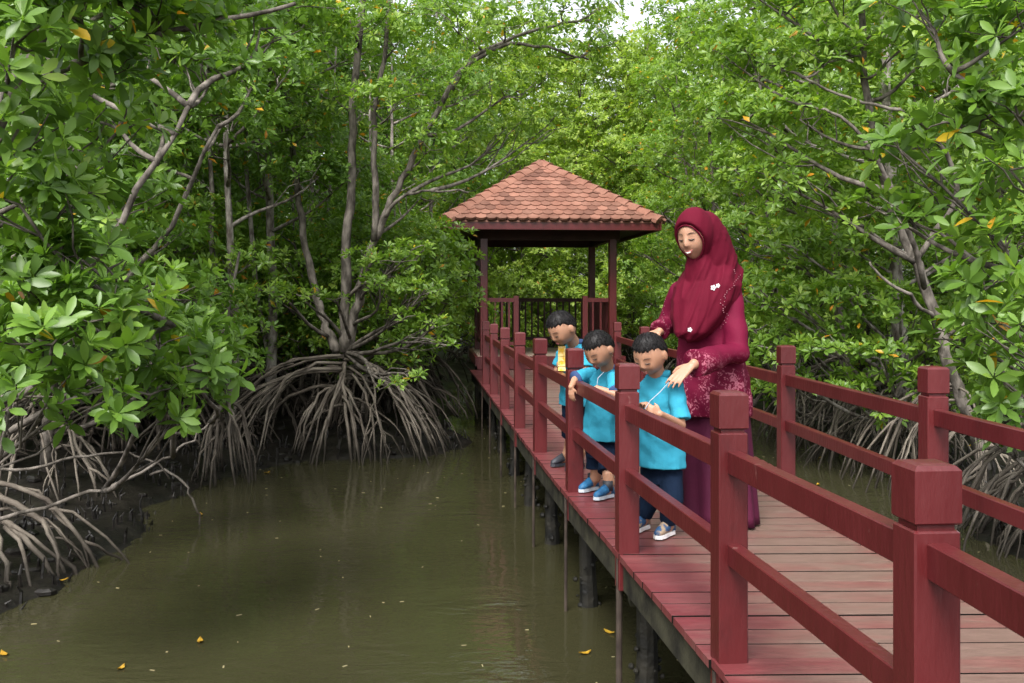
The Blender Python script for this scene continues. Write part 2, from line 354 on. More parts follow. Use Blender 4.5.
while y < 15.6:
    y1 = y + .130; zt = DECK + rd.uniform(-.0018, .0018); jl = rd.uniform(-.008, .004); jr = rd.uniform(-.01, .01); tj = rd.uniform(-.10, .10)
    if 3.0 < (y + y1) / 2 < 3.16: pass
    near = y1 < 3.04
    zt += .006 if near else 0
    xa = lerp_tab(XL_T, y) + jl * .5; xb = lerp_tab(XL_T, y1) + jl * .5; xr = lerp_tab(XR_T, (y + y1) / 2) + jr; xl = (xa + xb) / 2
    K = 12; b0 = len(vs); c = .0004
    for k in range(K + 1):
        u = k / K; x = xl + (xr - xl) * u
        sk = -(x - .5) * .018 if False else (x - xl) * .018          # planks run a touch askew
        for (yy, zz) in ((y, -.028), (y, -c), (y + c, 0), (y1 - c, 0), (y1, -c), (y1, -.028)):
            xx = x + ((xa if yy < (y + y1) / 2 else xb) - xl) * (1 - u); vs.append((xx, yy + sk, zt + zz))
            e = min(u, 1 - u) * (xr - xl)
            tn.append(max(0., .38 - e * .9) + (.10 if u < .3 else 0) + tj + (.16 if y > 5.0 else .16 * max(0, (y - 3.2) / 1.8)) * (1 if e < .35 else 0))
    for k in range(K):
        for j in range(5):
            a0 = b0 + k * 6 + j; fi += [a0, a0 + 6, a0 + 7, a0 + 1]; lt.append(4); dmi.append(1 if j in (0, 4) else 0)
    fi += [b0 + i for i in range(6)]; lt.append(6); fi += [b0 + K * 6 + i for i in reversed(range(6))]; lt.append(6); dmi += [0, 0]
    y = y1 + .010
dm = mesh_np('deck', vs, fi, lt, tn); dm.materials.append(M_DECK); dm.materials.append(mat('gap_shade_plank_side', (.006, .005, .004), .9, .1)); dm.polygons.foreach_set('material_index', dmi); link('deck', dm, None, bw)  # plank sides near black: shade of the gaps painted into their colour
def along(tab, y, off): return lerp_tab(tab, y) + off
for side, tab, off in ((0, XL_T, .045), (1, XR_T, -.06)):
    m = MB(); ys = [.1, 2.98] if side == 0 else [.1, 3.5]
    cuts = [.1, 3.0, 4.35, 5.72, 7.2, 10, 13, 15.55]
    for a, b in zip(cuts[:-1], cuts[1:]):
        m.bar((along(tab, a, off), a, DECK - .10), (along(tab, b, off), b - .002, DECK - .10), .025, .068, .004)
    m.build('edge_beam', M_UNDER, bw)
m = MB()
m.bar((1.25, .2, DECK - .11), (.55, 15.5, DECK - .11), .04, .07); m.build('joist', M_UNDER, bw)
for k, (x, yy) in enumerate(LP[1:]):
    xl, xr = lerp_tab(XL_T, yy), lerp_tab(XR_T, yy)
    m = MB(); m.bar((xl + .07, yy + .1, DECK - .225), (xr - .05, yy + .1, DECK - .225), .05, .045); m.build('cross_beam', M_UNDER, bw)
    for off, ww in ((xl + .15, .052), ((xl + xr) / 2, .06), (xr - .15, .06)):
        m = MB(); zz = [-.62, -.1, .05, .2, DECK - .27]
        rr = [ww * 1.1, ww * 1.25, ww * 1.1, ww, ww * .9]
        m.loft([((off + rd.uniform(-.008, .008), yy + .1, z), q, q, .78, .05, z * 7) for z, q in zip(zz, rr)], 10)
        for q in range(16):
            m.ball((off + rd.uniform(-.075, .075), yy + .1 + rd.uniform(-.075, .05), rd.uniform(-.02, .3)), rd.uniform(.008, .024), nu=6, nv=4)
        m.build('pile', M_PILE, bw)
    m = MB(); m.tube([(xl + .012, yy - .01, DECK - .03), (xl + .010, yy - .01, -.5)], .010 if k != 2 else .015, 10); m.build('support_pipe', M_PIPE, bw)

def railing(name, label, posts, skip_first_rails=False, hs=None):
    rt = empty(name, (posts[len(posts) // 2][0], posts[len(posts) // 2][1], DECK)); tag(rt, label, 'railing')
    hw = .047
    for i, (x, y) in enumerate(posts):
        H = .861 if hs is None else hs.get(i, .861)
        j = min(i + 1, len(posts) - 1); k = max(i - 1, 0)
        ang = math.atan2(-(posts[j][0] - posts[k][0]), posts[j][1] - posts[k][1]) + math.radians(1.6) * math.sin(i * 5.3 + x); R = Matrix.Rotation(ang, 3, 'Z')
        zc = H - .118; zb = -.17
        m = MB(); m.box((x, y, DECK + (zc - .012 + zb) / 2), (hw, hw, (zc - .012 - zb) / 2), R, .004)
        m.box((x, y, DECK + zc - .006), (hw - .009, hw - .009, .0105), R)
        po = m.build('post', M_RED, rt)
        m = MB()
        h = hw + .001; z0 = DECK + zc; z1 = DECK + H - .012; z2 = DECK + H
        ring = lambda r, z: [R @ V((a * r, b * r, 0)) + V((x, y, z)) for a, b in ((-1, -1), (1, -1), (1, 1), (-1, 1))]
        vs = ring(h - .004, z0) + ring(h, z0 + .004) + ring(h, z1) + ring(h - .008, z2 - .003) + ring(h - .024, z2)
        fs = [(3, 2, 1, 0), (16, 17, 18, 19)] + [(q * 4 + a, q * 4 + (a + 1) % 4, q * 4 + 4 + (a + 1) % 4, q * 4 + 4 + a) for q in range(4) for a in range(4)]
        m.add(vs, fs); m.build('post_cap', M_RED, po)
    for i in range(len(posts) - 1):
        a = V((*posts[i], DECK)); b = V((*posts[i + 1], DECK)); d = (b - a).normalized()
        for zt, hh in ((.636, .036), (.346, .034)):
            a2 = a + d * (hw - .003) + V((0, 0, zt)); b2 = b - d * (hw - .003) + V((0, 0, zt + .004))
            MB().bar(a2, b2, .021, hh, .003).build('rail', M_RED, rt)
    return rt
railing('railing', 'red post and rail fence on the water side that the boys lean over', LP, hs={1: .828, 0: .84})
railing('railing', 'red post and rail fence behind the woman, on the side of the tangled roots', RP)

# ------------------------------------------------------------------ pavilion
pv = empty('pavilion', (.615, 16, 0), math.atan(.085)); tag(pv, 'open red pavilion with a scalloped terracotta tile roof at the end of the boardwalk', 'pavilion')
def pbuild(m, name, mt, parent=pv, smooth=False): return m.build(name, mt, parent, smooth, world=False)
PF = DECK + .22; EZ = 3.17; AZ = 4.34; HW = 1.77; CY = 1.05; PX = 1.09
y0, y1 = CY - HW, CY + HW
m = MB()
for k in range(23):
    yy = -.36 + k * .1225; m.box((0, yy + .058, PF - .015), (1.2, .058, .015))
pbuild(m, 'floor', M_FLOOR)
m = MB(); m.box((0, -.385, PF - .1), (1.22, .025, .105)); m.box((0, 2.48, PF - .1), (1.22, .025, .105)); m.box((-1.225, 1.05, PF - .08), (.024, 1.40, .075)); m.box((1.225, 1.05, PF - .08), (.024, 1.40, .075)); pbuild(m, 'floor_edge', M_RED)
for sx in (-1.05, 0, 1.05):
    for yy in (-.25, 1.05, 2.3):
        m = MB(); m.tube([(sx, yy, -.6), (sx, yy, PF - .1)], .09, 10); pbuild(m, 'stilt', M_PILE)
for sx in (-PX, PX):
    for yy in (0, 2.1):
        m = MB(); m.box((sx, yy, (PF + 2.9) / 2), (.062, .062, (2.9 - PF) / 2), None, .006); pbuild(m, 'pillar', M_RED)
m = MB()
for yy in (0, 2.1): m.box((0, yy, 2.96), (PX + .12, .05, .085))
for sx in (-PX, PX): m.box((sx, 1.05, 2.955), (.045, 1.0, .08))
pbuild(m, 'roof_beam', M_DARKWOOD)
m = MB()          # ceiling boards, just above the fascia's foot
m.box((0, CY, 3.07), (HW - .05, HW - .05, .012)); pbuild(m, 'ceiling', M_DARKWOOD)
m = MB()
for (a, b) in (((-HW, y0), (HW, y0)), ((HW, y0), (HW, y1)), ((HW, y1), (-HW, y1)), ((-HW, y1), (-HW, y0))):
    cx, cy = (a[0] + b[0]) / 2 * .985, CY + ((a[1] + b[1]) / 2 - CY) * .985
    hx = abs(a[0] - b[0]) / 2; hy = abs(a[1] - b[1]) / 2
    m.box((cx, cy, 3.075), (hx - .05 if hx else .018, hy if hy else .018, .072))
pbuild(m, 'fascia', M_RED)
roof = MB()
apex = V((0, CY, AZ - .03)); cs = [V((-HW, y0, EZ - .03)), V((HW, y0, EZ - .03)), V((HW, y1, EZ - .03)), V((-HW, y1, EZ - .03))]
roof.add(cs + [apex] + [c - V((0, 0, .02)) for c in cs], [(0, 1, 4), (1, 2, 4), (2, 3, 4), (3, 0, 4), (0, 5, 6, 1), (1, 6, 7, 2), (2, 7, 8, 3), (3, 8, 5, 0), (8, 7, 6, 5)])
rf = pbuild(roof, 'roof', M_TILE)
NR = 14; slope_len = math.hypot(HW, AZ - EZ)
M_TILES = mat('roof_tiles', (.165, .074, .052), .8, .25, (.245, .125, .092), 3.2, .5, 90, lo=.3, hi=.7)
n_ = M_TILES.node_tree; at_ = n_.nodes.new('ShaderNodeAttribute'); at_.attribute_name = 'tint'
mxx = n_.nodes.new('ShaderNodeMixRGB'); mxx.blend_type = 'MULTIPLY'; mxx.inputs[0].default_value = 1
cmb = ramp(n_, [(0, (.55, .50, .48)), (.3, (.85, .82, .8)), (1, (1.2, 1.14, 1.1))]); n_.links.new(at_.outputs['Fac'], cmb.inputs[0])
pp = n_.nodes['Principled BSDF']; src = pp.inputs['Base Color'].links[0].from_socket
n_.links.new(src, mxx.inputs[1]); n_.links.new(cmb.outputs[0], mxx.inputs[2]); n_.links.new(mxx.outputs[0], pp.inputs['Base Color'])
for sd in range(4):
    R = Matrix.Rotation(sd * math.pi / 2, 3, 'Z'); vs, fi, lt, tn = [], [], [], []
    def P(x, s, off):      # x along the eave, s up the slope 0..1
        p0 = V((x, -HW * (1 - s) - .03 * (1 - s), EZ + (AZ - EZ) * s)); nrm = V((0, -(AZ - EZ), HW)).normalized()
        return R @ (p0 + nrm * off) + V((0, CY, 0))
    TW = .168
    for r_ in range(NR):
        s0 = r_ / NR - .012; s1 = min((r_ + 1.25) / NR, .995)
        half = HW * (1 - max(s0, 0)) + .015
        nt_ = int(half / TW) + 2
        for k in range(-nt_, nt_ + 1):
            xc = (k + .5 * (r_ % 2)) * TW
            if abs(xc) - TW / 2 > half: continue
            t_ = rd.random(); hj = rd.uniform(0, .005)
            prof = [(-.5, s1), (-.5, s0 + .026), (-.36, s0 + .009), (-.17, s0), (.17, s0), (.36, s0 + .009), (.5, s0 + .026), (.5, s1)]
            def clampx(x, s): lim = HW * (1 - max(s, 0)) + .02; return max(-lim, min(lim, x))
            top = [P(clampx(xc + a * TW * .985, s), s, .004 + .020 * (1 - (s - s0) / (s1 - s0)) + hj) for a, s in prof]
            bot = [P(clampx(xc + a * TW * .985, s), s, -.012) for a, s in prof]
            b0 = len(vs); vs += top + bot; tn += [t_] * 16
            fi += [b0 + i for i in range(8)]; lt.append(8)
            for i in range(1, 6): fi += [b0 + i, b0 + 8 + i, b0 + 9 + i, b0 + i + 1]; lt.append(4)
    link('roof_slope', mesh_np('roof_slope', vs, fi, lt, tn), M_TILES, rf, world=False)
for a in range(4):
    c = cs[a] + V((0, 0, .03)); out = V((c.x, c.y - CY, 0)).normalized(); A = V((0, CY, AZ)) ; m = MB()
    vs, fi, lt, tn = [], [], [], []
    dv = (A - c); L = dv.length; u = dv.normalized(); side = u.cross(V((0, 0, 1))).normalized(); nn = side.cross(u)
    NC = 12
    for k in range(NC):
        p0 = c - out * .03 + u * (L * k / NC - .02); p1 = c - out * .03 + u * (L * (k + 1) / NC + .01)
        b0 = len(vs)
        for (pp_, rr, hh) in ((p0, .145, .085), (p1, .130, .050)):
            for t in (-1, -.97, -.35, .35, .97, 1): vs.append(pp_ + side * rr * t + nn * (hh * (1 - abs(t) ** 1.6) + .018 - (.075 if abs(t) == 1 else .03 * abs(t))))
        for q in range(5): fi += [b0 + q, b0 + q + 1, b0 + 7 + q, b0 + 6 + q]; lt.append(4)
        fi += [b0 + q for q in range(5, -1, -1)]; lt.append(6); tn += [.55 + .45 * rd.random()] * 12
    link('hip_tiles', mesh_np('hip_tiles', vs, fi, lt, tn), M_TILES, rf, world=False)
m = MB(); m.ball((0, CY, AZ - .02), (.12, .12, .04)); pbuild(m, 'apex_cap', M_TILE, rf, True)
def balustrade(a, b, mt, endpost=None):
    a, b = V(a), V(b); d = (b - a); L = d.length; u = d / L; m = MB()
    top = V((0, 0, PF + .93)); lo = V((0, 0, PF + .3))
    for z, hh in ((PF + .93, .035), (PF + .2, .03)):
        m.bar(a + V((0, 0, z)), b + V((0, 0, z)), .024, hh)
    k = max(2, int(L / .115))
    for i in range(1, k):
        p_ = a + u * (L * i / k); m.box((p_.x, p_.y, PF + .565), (.016, .016, .335))
    if endpost is not None:
        e = a if endpost == 0 else b; m.box((e.x, e.y, PF + .5), (.042, .042, .5))
    pbuild(m, 'balustrade', mt)
balustrade((-PX + .07, 2.1, 0), (PX - .07, 2.1, 0), M_DARKWOOD)
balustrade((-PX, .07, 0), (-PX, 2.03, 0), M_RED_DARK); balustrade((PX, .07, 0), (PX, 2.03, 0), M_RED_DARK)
balustrade((-PX + .07, 0, 0), (-.55, 0, 0), M_RED, 1); balustrade((.62, 0, 0), (PX - .07, 0, 0), M_RED, 0)

# ------------------------------------------------------------------ leaves
TPL = {
 'near': (np.array([(0, 0, 0), (.26, -.125, .03), (.26, 0, .0), (.26, .125, .03), (.6, -.185, .02), (.6, 0, -.02), (.6, .185, .02), (.86, -.105, -.05), (.86, .105, -.05), (1, 0, -.1)], float),
          [0, 2, 1, 0, 3, 2, 1, 2, 5, 4, 2, 3, 6, 5, 4, 5, 9, 7, 5, 6, 8, 9], [3, 3, 4, 4, 4, 4]),
 'mid': (np.array([(0, 0, 0), (.60, -.205, .03), (.62, 0, -.01), (.60, .205, .03), (1, 0, -.1)], float), [0, 2, 1, 0, 3, 2, 1, 2, 4, 2, 3, 4], [3, 3, 3, 3]),
 'far': (np.array([(0, 0, 0), (.55, -.2, .0), (.55, .2, .03), (1, 0, -.08)], float), [0, 2, 1, 1, 2, 3], [3, 3]),
}
def leaves(C, A, L, lod, rg, nl=(6, 9), tint_bias=0., spread=(42, 88)):
    """rosettes of leaves at C (n,3) with axes A (n,3)"""
    n = len(C); cnt = rg.integers(nl[0], nl[1] + 1, n); rid = np.repeat(np.arange(n), cnt); m = len(rid)
    start = np.cumsum(cnt) - cnt; k = np.arange(m) - start[rid]
    A = A / np.linalg.norm(A, axis=1)[:, None]
    ref = np.where(np.abs(A[:, 2:3]) < .9, np.array([[0, 0, 1.]]), np.array([[1., 0, 0]]))
    X = np.cross(A, ref); X /= np.linalg.norm(X, axis=1)[:, None]; Y = np.cross(A, X)
    az = k * 2.4 + rg.uniform(0, 6.28, n)[rid] + rg.normal(0, .25, m)
    inner = 1 - k / cnt[rid]
    phi = np.radians(spread[1] - (spread[1] - spread[0]) * inner + rg.normal(0, 9, m))
    a = A[rid]; rad = X[rid] * np.cos(az)[:, None] + Y[rid] * np.sin(az)[:, None]
    u = a * np.cos(phi)[:, None] + rad * np.sin(phi)[:, None]
    s = np.cross(a, rad); rl = rg.normal(0, .3, m); nn = np.cross(s, u)
    # gentle roll about the leaf's own axis, face kept upwards
    s2 = s * np.cos(rl)[:, None] + nn * np.sin(rl)[:, None]; n2 = np.cross(s2, u)
    n2 = -n2 if False else n2
    flip = np.sign((n2 * a).sum(1) + 1e-9)[:, None]; n2 = n2 * flip
    ln = L * rg.uniform(.72, 1.15, m) * (1 - .28 * inner)
    wd = rg.uniform(.85, 1.15, m)
    T, F, LT = TPL[lod]
    pts = C[rid][:, None, :] + (u[:, None, :] * T[None, :, 0:1] + s2[:, None, :] * (T[None, :, 1:2] * wd[:, None, None]) + n2[:, None, :] * T[None, :, 2:3]) * ln[:, None, None] + u[:, None, :] * .01
    nv = len(T)
    faces = (np.array(F)[None, :] + (np.arange(m) * nv)[:, None]).ravel(); lt = np.tile(LT, m)
    rt = rg.beta(1.8, 2.2, n)[rid] * .60 + rg.uniform(0, .30, m) + .16 * inner + tint_bias
    rt = np.clip(rt, 0, .955)
    yel = (rg.random(m) < (.016 if L > .13 else .026)) & (inner < .55); rt = np.where(yel, rg.uniform(.98, 1, m), rt)
    return pts.reshape(-1, 3), faces, lt, np.repeat(rt, nv)
def blob_rosettes(blobs, dens, rg, zmin=-9):
    """rosette points on and within flattened clumps; shells biased to the top"""
    Cs, As = [], []
    for (c, r, fl) in blobs:
        k = max(6, int(dens * 4 * math.pi * r * r * (.45 + .55 * fl)))
        d = rg.normal(size=(k, 3)); d /= np.linalg.norm(d, axis=1)[:, None]
        d[:, 2] = np.where((d[:, 2] < -.1) & (rg.random(k) < .6), -d[:, 2], d[:, 2])
        rr = r * np.where(rg.random(k) < .72, rg.uniform(.82, 1.12, k), rg.uniform(.3, .85, k))
        lump = 1 + .22 * np.sin(d[:, 0] * 5 + c[0] * 7) * np.sin(d[:, 1] * 5 + c[1] * 5) + .15 * np.sin(d[:, 2] * 7 + c[2] * 9)
        p = np.array(c)[None, :] + d * (rr * lump)[:, None] * np.array([1, 1, fl])
        a = d * np.array([1, 1, .7]) + np.array([0, 0, .75]) + rg.normal(0, .28, (k, 3))
        Cs.append(p); As.append(a)
    C = np.concatenate(Cs); A = np.concatenate(As); ok = C[:, 2] > zmin
    return C[ok], A[ok]
def wob(p, q, k, amp, rg, sag=0.):
    p, q = V(p), V(q); L = (q - p).length; out = []
    o1 = V(rg.normal(0, 1, 3)); o2 = V(rg.normal(0, 1, 3))
    for i in range(k + 1):
        t = i / k; s = math.sin(math.pi * t)
        out.append(p.lerp(q, t) + (o1 * s + o2 * math.sin(2 * math.pi * t) * .6) * amp * L + V((0, 0, sag * s * L)))
    return out
def root_arc(p0, az, R, rg, gz=None, r0=.022, fork=True, steep=2.1, m=None, x0=None):
    """one stilt root: out of the trunk, over and down into the mud, forking on the way"""
    m = m or MB(); dirn = V((math.cos(az), math.sin(az), 0)); end = p0 + dirn * R; side = V((-dirn.y, dirn.x, 0))
    zg = float(ground_h(end.x, end.y)) - .05 if gz is None else gz
    zg = max(zg, -.25); bend = rg.normal(0, .10) * R; lift = rg.uniform(.0, .07)
    f = lambda t: p0 + dirn * (R * (t * (1.28 - .28 * t))) + side * bend * math.sin(math.pi * t) + V((0, 0, (zg - p0.z) * t ** steep + lift * math.sin(math.pi * t)))
    k = 9; pts = [f(i / k) + V(rg.normal(0, .013, 3)) * (1 if i else 0) for i in range(k + 1)]
    m.tube(pts, [r0 * (1.25 - .5 * i / k) for i in range(k + 1)], 7)
    if fork:
        for _ in range(rg.integers(1, 4) if fork is True else rg.integers(fork, fork + 3)):
            t = rg.uniform(.22, .8); a = f(t); az2 = az + rg.normal(0, .7); rr = R * (1 - t) * rg.uniform(.5, 1.3) + .08
            e = a + V((math.cos(az2), math.sin(az2), 0)) * rr; ze = max(float(ground_h(e.x, e.y)) - .05 if gz is None else gz, -.25)
            pp = []
            for i in range(7):
                q = i / 6; pp.append(V((a.x + (e.x - a.x) * q * (1.35 - .35 * q), a.y + (e.y - a.y) * q * (1.35 - .35 * q), a.z + (ze - a.z) * q ** 1.5)) + V(rg.normal(0, .011, 3)))
            m.tube(pp, [r0 * (.8 - .3 * i / 6) for i in range(7)], 6)
    return m
def limbs_to(blobs, spine, rg, mb, r0=.03, twigs=5, sag=.05):
    """limbs from the trunk's line out to each clump, with twigs fanning inside it"""
    for (c, r, fl) in blobs:
        c = V(c); best = None
        for i, s in enumerate(spine):
            if s.z > c.z + .2 and i: continue
            h = math.hypot(s.x - c.x, s.y - c.y); sc_ = abs((c.z - s.z) - h * .55) + .25 * h
            if best is None or sc_ < best[0]: best = (sc_, i)
        s = spine[best[1]] if best else spine[0]
        pts = wob(s, c, 6, .035, rg, -sag); L = (c - s).length
        ra = min(r0, .012 + .012 * L)
        mb.tube(pts, [ra * (1 - .65 * i / 6) for i in range(7)], 6)
        for _ in range(twigs):
            a = pts[rg.integers(3, 7)]; d = V(rg.normal(0, 1, 3)); d.z = abs(d.z) * .6; d.normalize()
            e = c + V((d.x * r, d.y * r, d.z * r * fl)) * rg.uniform(.75, 1.0)
            mb.tube(wob(a, e, 3, .06, rg), [ra * .35, ra * .3, ra * .24, ra * .15], 5, False)
def tree_root(name, base, label, group=None, cat='tree'):
    o = empty(name, base); tag(o, label, cat, group); return o
def make_tree(base, trunks, blobs, label, lod='mid', L=.11, dens=42, roots=(), lm=M_LEAF, bark=M_BARK, seed=1, group=None, r_limb=.03, twigs=5, root_mat=M_ROOT, name='mangrove_tree', tb=0., split_roots=True, fwd=0., nl=(6, 9)):
    """trunks: list of (points, r_base, r_tip). roots: (count, height lo, hi, reach lo, hi, azimuth lo, hi)"""
    rg = np.random.default_rng(seed); base = V(base); t = tree_root(name, base, label, group); allsp = []
    for k, (pts, ra, rb) in enumerate(trunks):
        pts = [V(p) for p in pts]; dense = []
        for a, b in zip(pts[:-1], pts[1:]): dense += [a.lerp(b, i / 4) for i in range(4)]
        dense.append(pts[-1])
        for _ in range(2): dense = [dense[0]] + [(dense[i - 1] + dense[i] * 2 + dense[i + 1]) / 4 for i in range(1, len(dense) - 1)] + [dense[-1]]
        dense = [p + V(rg.normal(0, .012, 3)) * (1 if 0 < i else 0) for i, p in enumerate(dense)]
        nn = len(dense) - 1
        MB().tube(dense, [(ra + (rb - ra) * i / nn) * rg.uniform(.93, 1.08) for i in range(nn + 1)], 10).build('trunk', bark, t, True)
        allsp += dense
    mb = MB(); limbs_to(blobs, allsp, rg, mb, r_limb, twigs); mb.build('branches', bark, t, True)
    C, A = blob_rosettes(blobs, dens, rg); v, f, lt, tn = leaves(C, A, L, lod, rg, nl, tb)
    link('crown', mesh_np('crown', v, f, lt, tn, smooth=(lod == 'near')), lm, t)
    allm = MB()
    for (cnt, h0, h1, R0, R1, a0, a1, *fk) in roots:
        for i in range(cnt):
            h = rg.uniform(h0, h1); p0 = min(allsp, key=lambda p: abs(p.z - h) + .3 * math.hypot(p.x - base.x, p.y - base.y)).copy(); p0.z = h
            az = a0 + (a1 - a0) * (i + rg.uniform(-.6, .6)) / max(cnt, 1); R = rg.uniform(R0, R1) * (.55 + .45 * (h - h0 + .3) / (h1 - h0 + .3)) * (1 - fwd * max(0, -math.sin(az)))
            if split_roots: root_arc(p0, az, R, rg, r0=rg.uniform(.009, .018) * (1.25 if fk else 1), fork=fk[0] if fk else True).build('prop_root', root_mat, t, True)
            else: root_arc(p0, az, R, rg, r0=rg.uniform(.014, .026), m=allm)
    if allm.v: allm.build('prop_roots', root_mat, t, True)
    return t
def B(lst, fl=.7): return [(tuple(at(px, py, d)), r, fl) for px, py, d, r in lst]
PI = math.pi

# --- the big spreading tree in the middle of the left bank
c0 = at(345, 348, 11.8)
blobs = B([(262, 60, 11.6, .55), (300, 25, 11.8, .6), (350, 20, 11.2, .6), (400, 40, 11.4, .6), (330, 95, 11.4, .5), (395, 105, 11.2, .5), (450, 20, 11.4, .6), (505, 25, 11.6, .6), (560, 12, 12, .6), (470, 95, 11.6, .5),
           (430, 150, 11.4, .42), (520, 90, 12, .5), (565, 60, 12.2, .45), (600, 45, 12.4, .35), (290, 130, 11.8, .5), (240, 110, 12, .5), (500, 140, 12.2, .42), (545, 128, 12.4, .4), (360, 165, 12.2, .4), (420, 198, 12.4, .4), (600, 8, 12.4, .35), (300, -50, 12, .8), (250, -60, 12, .6)], .62)
low = B([(395, 262, 11.0, .30), (425, 290, 10.9, .28), (380, 285, 10.9, .26), (435, 325, 10.8, .22), (405, 318, 10.8, .2), (445, 345, 10.7, .12), (365, 255, 11.1, .25), (300, 296, 10.9, .24), (335, 300, 10.8, .15), (270, 290, 11, .2), (412, 250, 11.2, .24), (395, 385, 10.2, .13), (415, 378, 10.2, .1)], .5)
def tp(*l): return [at(*q) for q in l]
make_tree((c0.x, c0.y, .25),
    [(tp((345, 352, 11.8), (345, 300, 11.8), (348, 240, 11.7), (352, 170, 11.6), (353, 90, 11.6), (362, 10, 11.6), (370, -60, 11.6)), .070, .032),
     (tp((348, 350, 11.8), (358, 300, 11.75), (368, 262, 11.7), (376, 236, 11.6), (392, 200, 11.6), (412, 158, 11.6), (438, 110, 11.6), (458, 72, 11.7), (490, 45, 11.8), (540, 28, 12), (590, 20, 12.3)), .062, .014),
     (tp((452, 90, 11.65), (470, 62, 11.6), (510, 42, 11.7), (560, 50, 12.0), (590, 60, 12.2)), .03, .012),
     (tp((374, 240, 11.6), (376, 190, 11.5), (372, 130, 11.5), (385, 60, 11.5), (390, -10, 11.5)), .045, .025),
     (tp((380, 222, 11.6), (400, 196, 11.4), (430, 190, 11.4), (470, 192, 11.5)), .025, .01),
     (tp((338, 352, 11.9), (326, 328, 12.0), (316, 300, 12.1), (306, 250, 12.2), (297, 190, 12.2), (290, 120, 12.2), (280, 40, 12.1)), .062, .03)],
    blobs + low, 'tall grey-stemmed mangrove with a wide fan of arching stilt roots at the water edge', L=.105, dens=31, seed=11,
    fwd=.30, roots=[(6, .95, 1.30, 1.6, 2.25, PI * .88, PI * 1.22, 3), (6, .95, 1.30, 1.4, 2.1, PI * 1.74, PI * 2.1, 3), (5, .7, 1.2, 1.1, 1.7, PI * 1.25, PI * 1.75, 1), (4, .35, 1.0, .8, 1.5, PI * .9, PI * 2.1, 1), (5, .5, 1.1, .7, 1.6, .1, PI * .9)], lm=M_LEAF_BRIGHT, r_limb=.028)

# --- near left: big glossy leaves hanging over the water
make_tree((-3.75, 5.3, .3),
    [([(-3.75, 5.3, .25), (-3.6, 5.3, 1.0), (-3.3, 5.2, 1.9), (-2.7, 5.05, 2.9), (-2.35, 5.0, 3.5), (-2.0, 5.0, 4.2)], .07, .03),
     ([(-3.6, 5.3, .9), (-3.2, 5.1, 1.2), (-2.6, 5.0, 1.35), (-2.2, 5.0, 1.6), (-1.8, 5.1, 1.75)], .035, .014),
     ([(-2.7, 5.05, 2.9), (-2.2, 4.8, 3.1), (-1.6, 4.8, 3.25), (-1.1, 4.9, 3.4)], .028, .01),
     (tp((-60, 540, 5.9), (10, 515, 5.9), (60, 505, 6.0), (120, 485, 6.0), (165, 460, 6.2), (192, 440, 6.4), (215, 415, 6.6)), .015, .005),
     (tp((150, 475, 7.9), (172, 470, 7.9), (186, 488, 7.9), (198, 512, 7.9), (203, 534, 7.9)), .011, .007),
     (tp((-40, 470, 6.2), (30, 470, 6.4), (90, 452, 6.6), (140, 455, 6.8), (170, 480, 6.9)), .012, .006)],
    B([(22, 285, 4.6, .30), (85, 262, 4.7, .24), (110, 320, 4.6, .26), (52, 345, 4.5, .30), (85, 395, 4.5, .22), (12, 400, 4.3, .24), (160, 350, 5.0, .22), (200, 372, 5.2, .22), (150, 395, 4.9, .2), (185, 410, 5.1, .14),
       (20, 205, 4.5, .28), (75, 195, 4.8, .2), (18, 130, 4.4, .26), (15, 45, 4.3, .3), (80, 18, 4.5, .28), (150, 10, 4.7, .24), (200, 30, 4.9, .2), (110, 75, 4.8, .2), (175, -20, 4.8, .3), (60, -50, 4.4, .4), (215, 350, 5.6, .18), (120, 130, 5, .18)], .75),
    'nearest left-hand mangrove, large glossy leaves hanging low over the creek', lod='near', L=.140, dens=34, seed=21, r_limb=.02, twigs=6, nl=(7, 10),
    roots=[(4, .5, 1.0, .5, 1.0, -PI * .55, PI * .25)], bark=M_BARK)
# --- left bank, second row
make_tree((-3.55, 6.6, .15), [([(-3.7, 6.7, .3), (-3.9, 6.8, 1.2), (-4.1, 6.9, 2.4), (-4.0, 6.9, 4.6)], .07, .035), ([(-3.85, 6.8, 1.0), (-3.4, 6.5, 1.45), (-3.0, 6.4, 1.8), (-2.6, 6.3, 2.4), (-2.2, 6.5, 3.2)], .04, .016)],
    B([(30, 330, 6.3, .35), (100, 340, 6.6, .3), (150, 290, 6.8, .35), (60, 250, 6.7, .4), (130, 200, 6.8, .35), (20, 150, 6.6, .45), (90, 120, 6.8, .35), (160, 110, 7.2, .35), (40, 50, 6.6, .45), (120, 40, 7, .4), (215, 75, 7.2, .35), (195, 330, 7, .25), (260, 30, 7.4, .35), (60, -40, 7, .6), (180, -40, 7, .6), (20, 400, 6.4, .2)], .65),
    'left-bank mangrove whose smooth bowed roots reach the water in the lower left corner', L=.135, lod='near', dens=30, seed=31, roots=[(6, .35, .70, .75, 1.15, -PI * .40, PI * .02, 1), (3, .25, .5, .4, .8, -PI * .5, PI * .2)], nl=(6, 9))
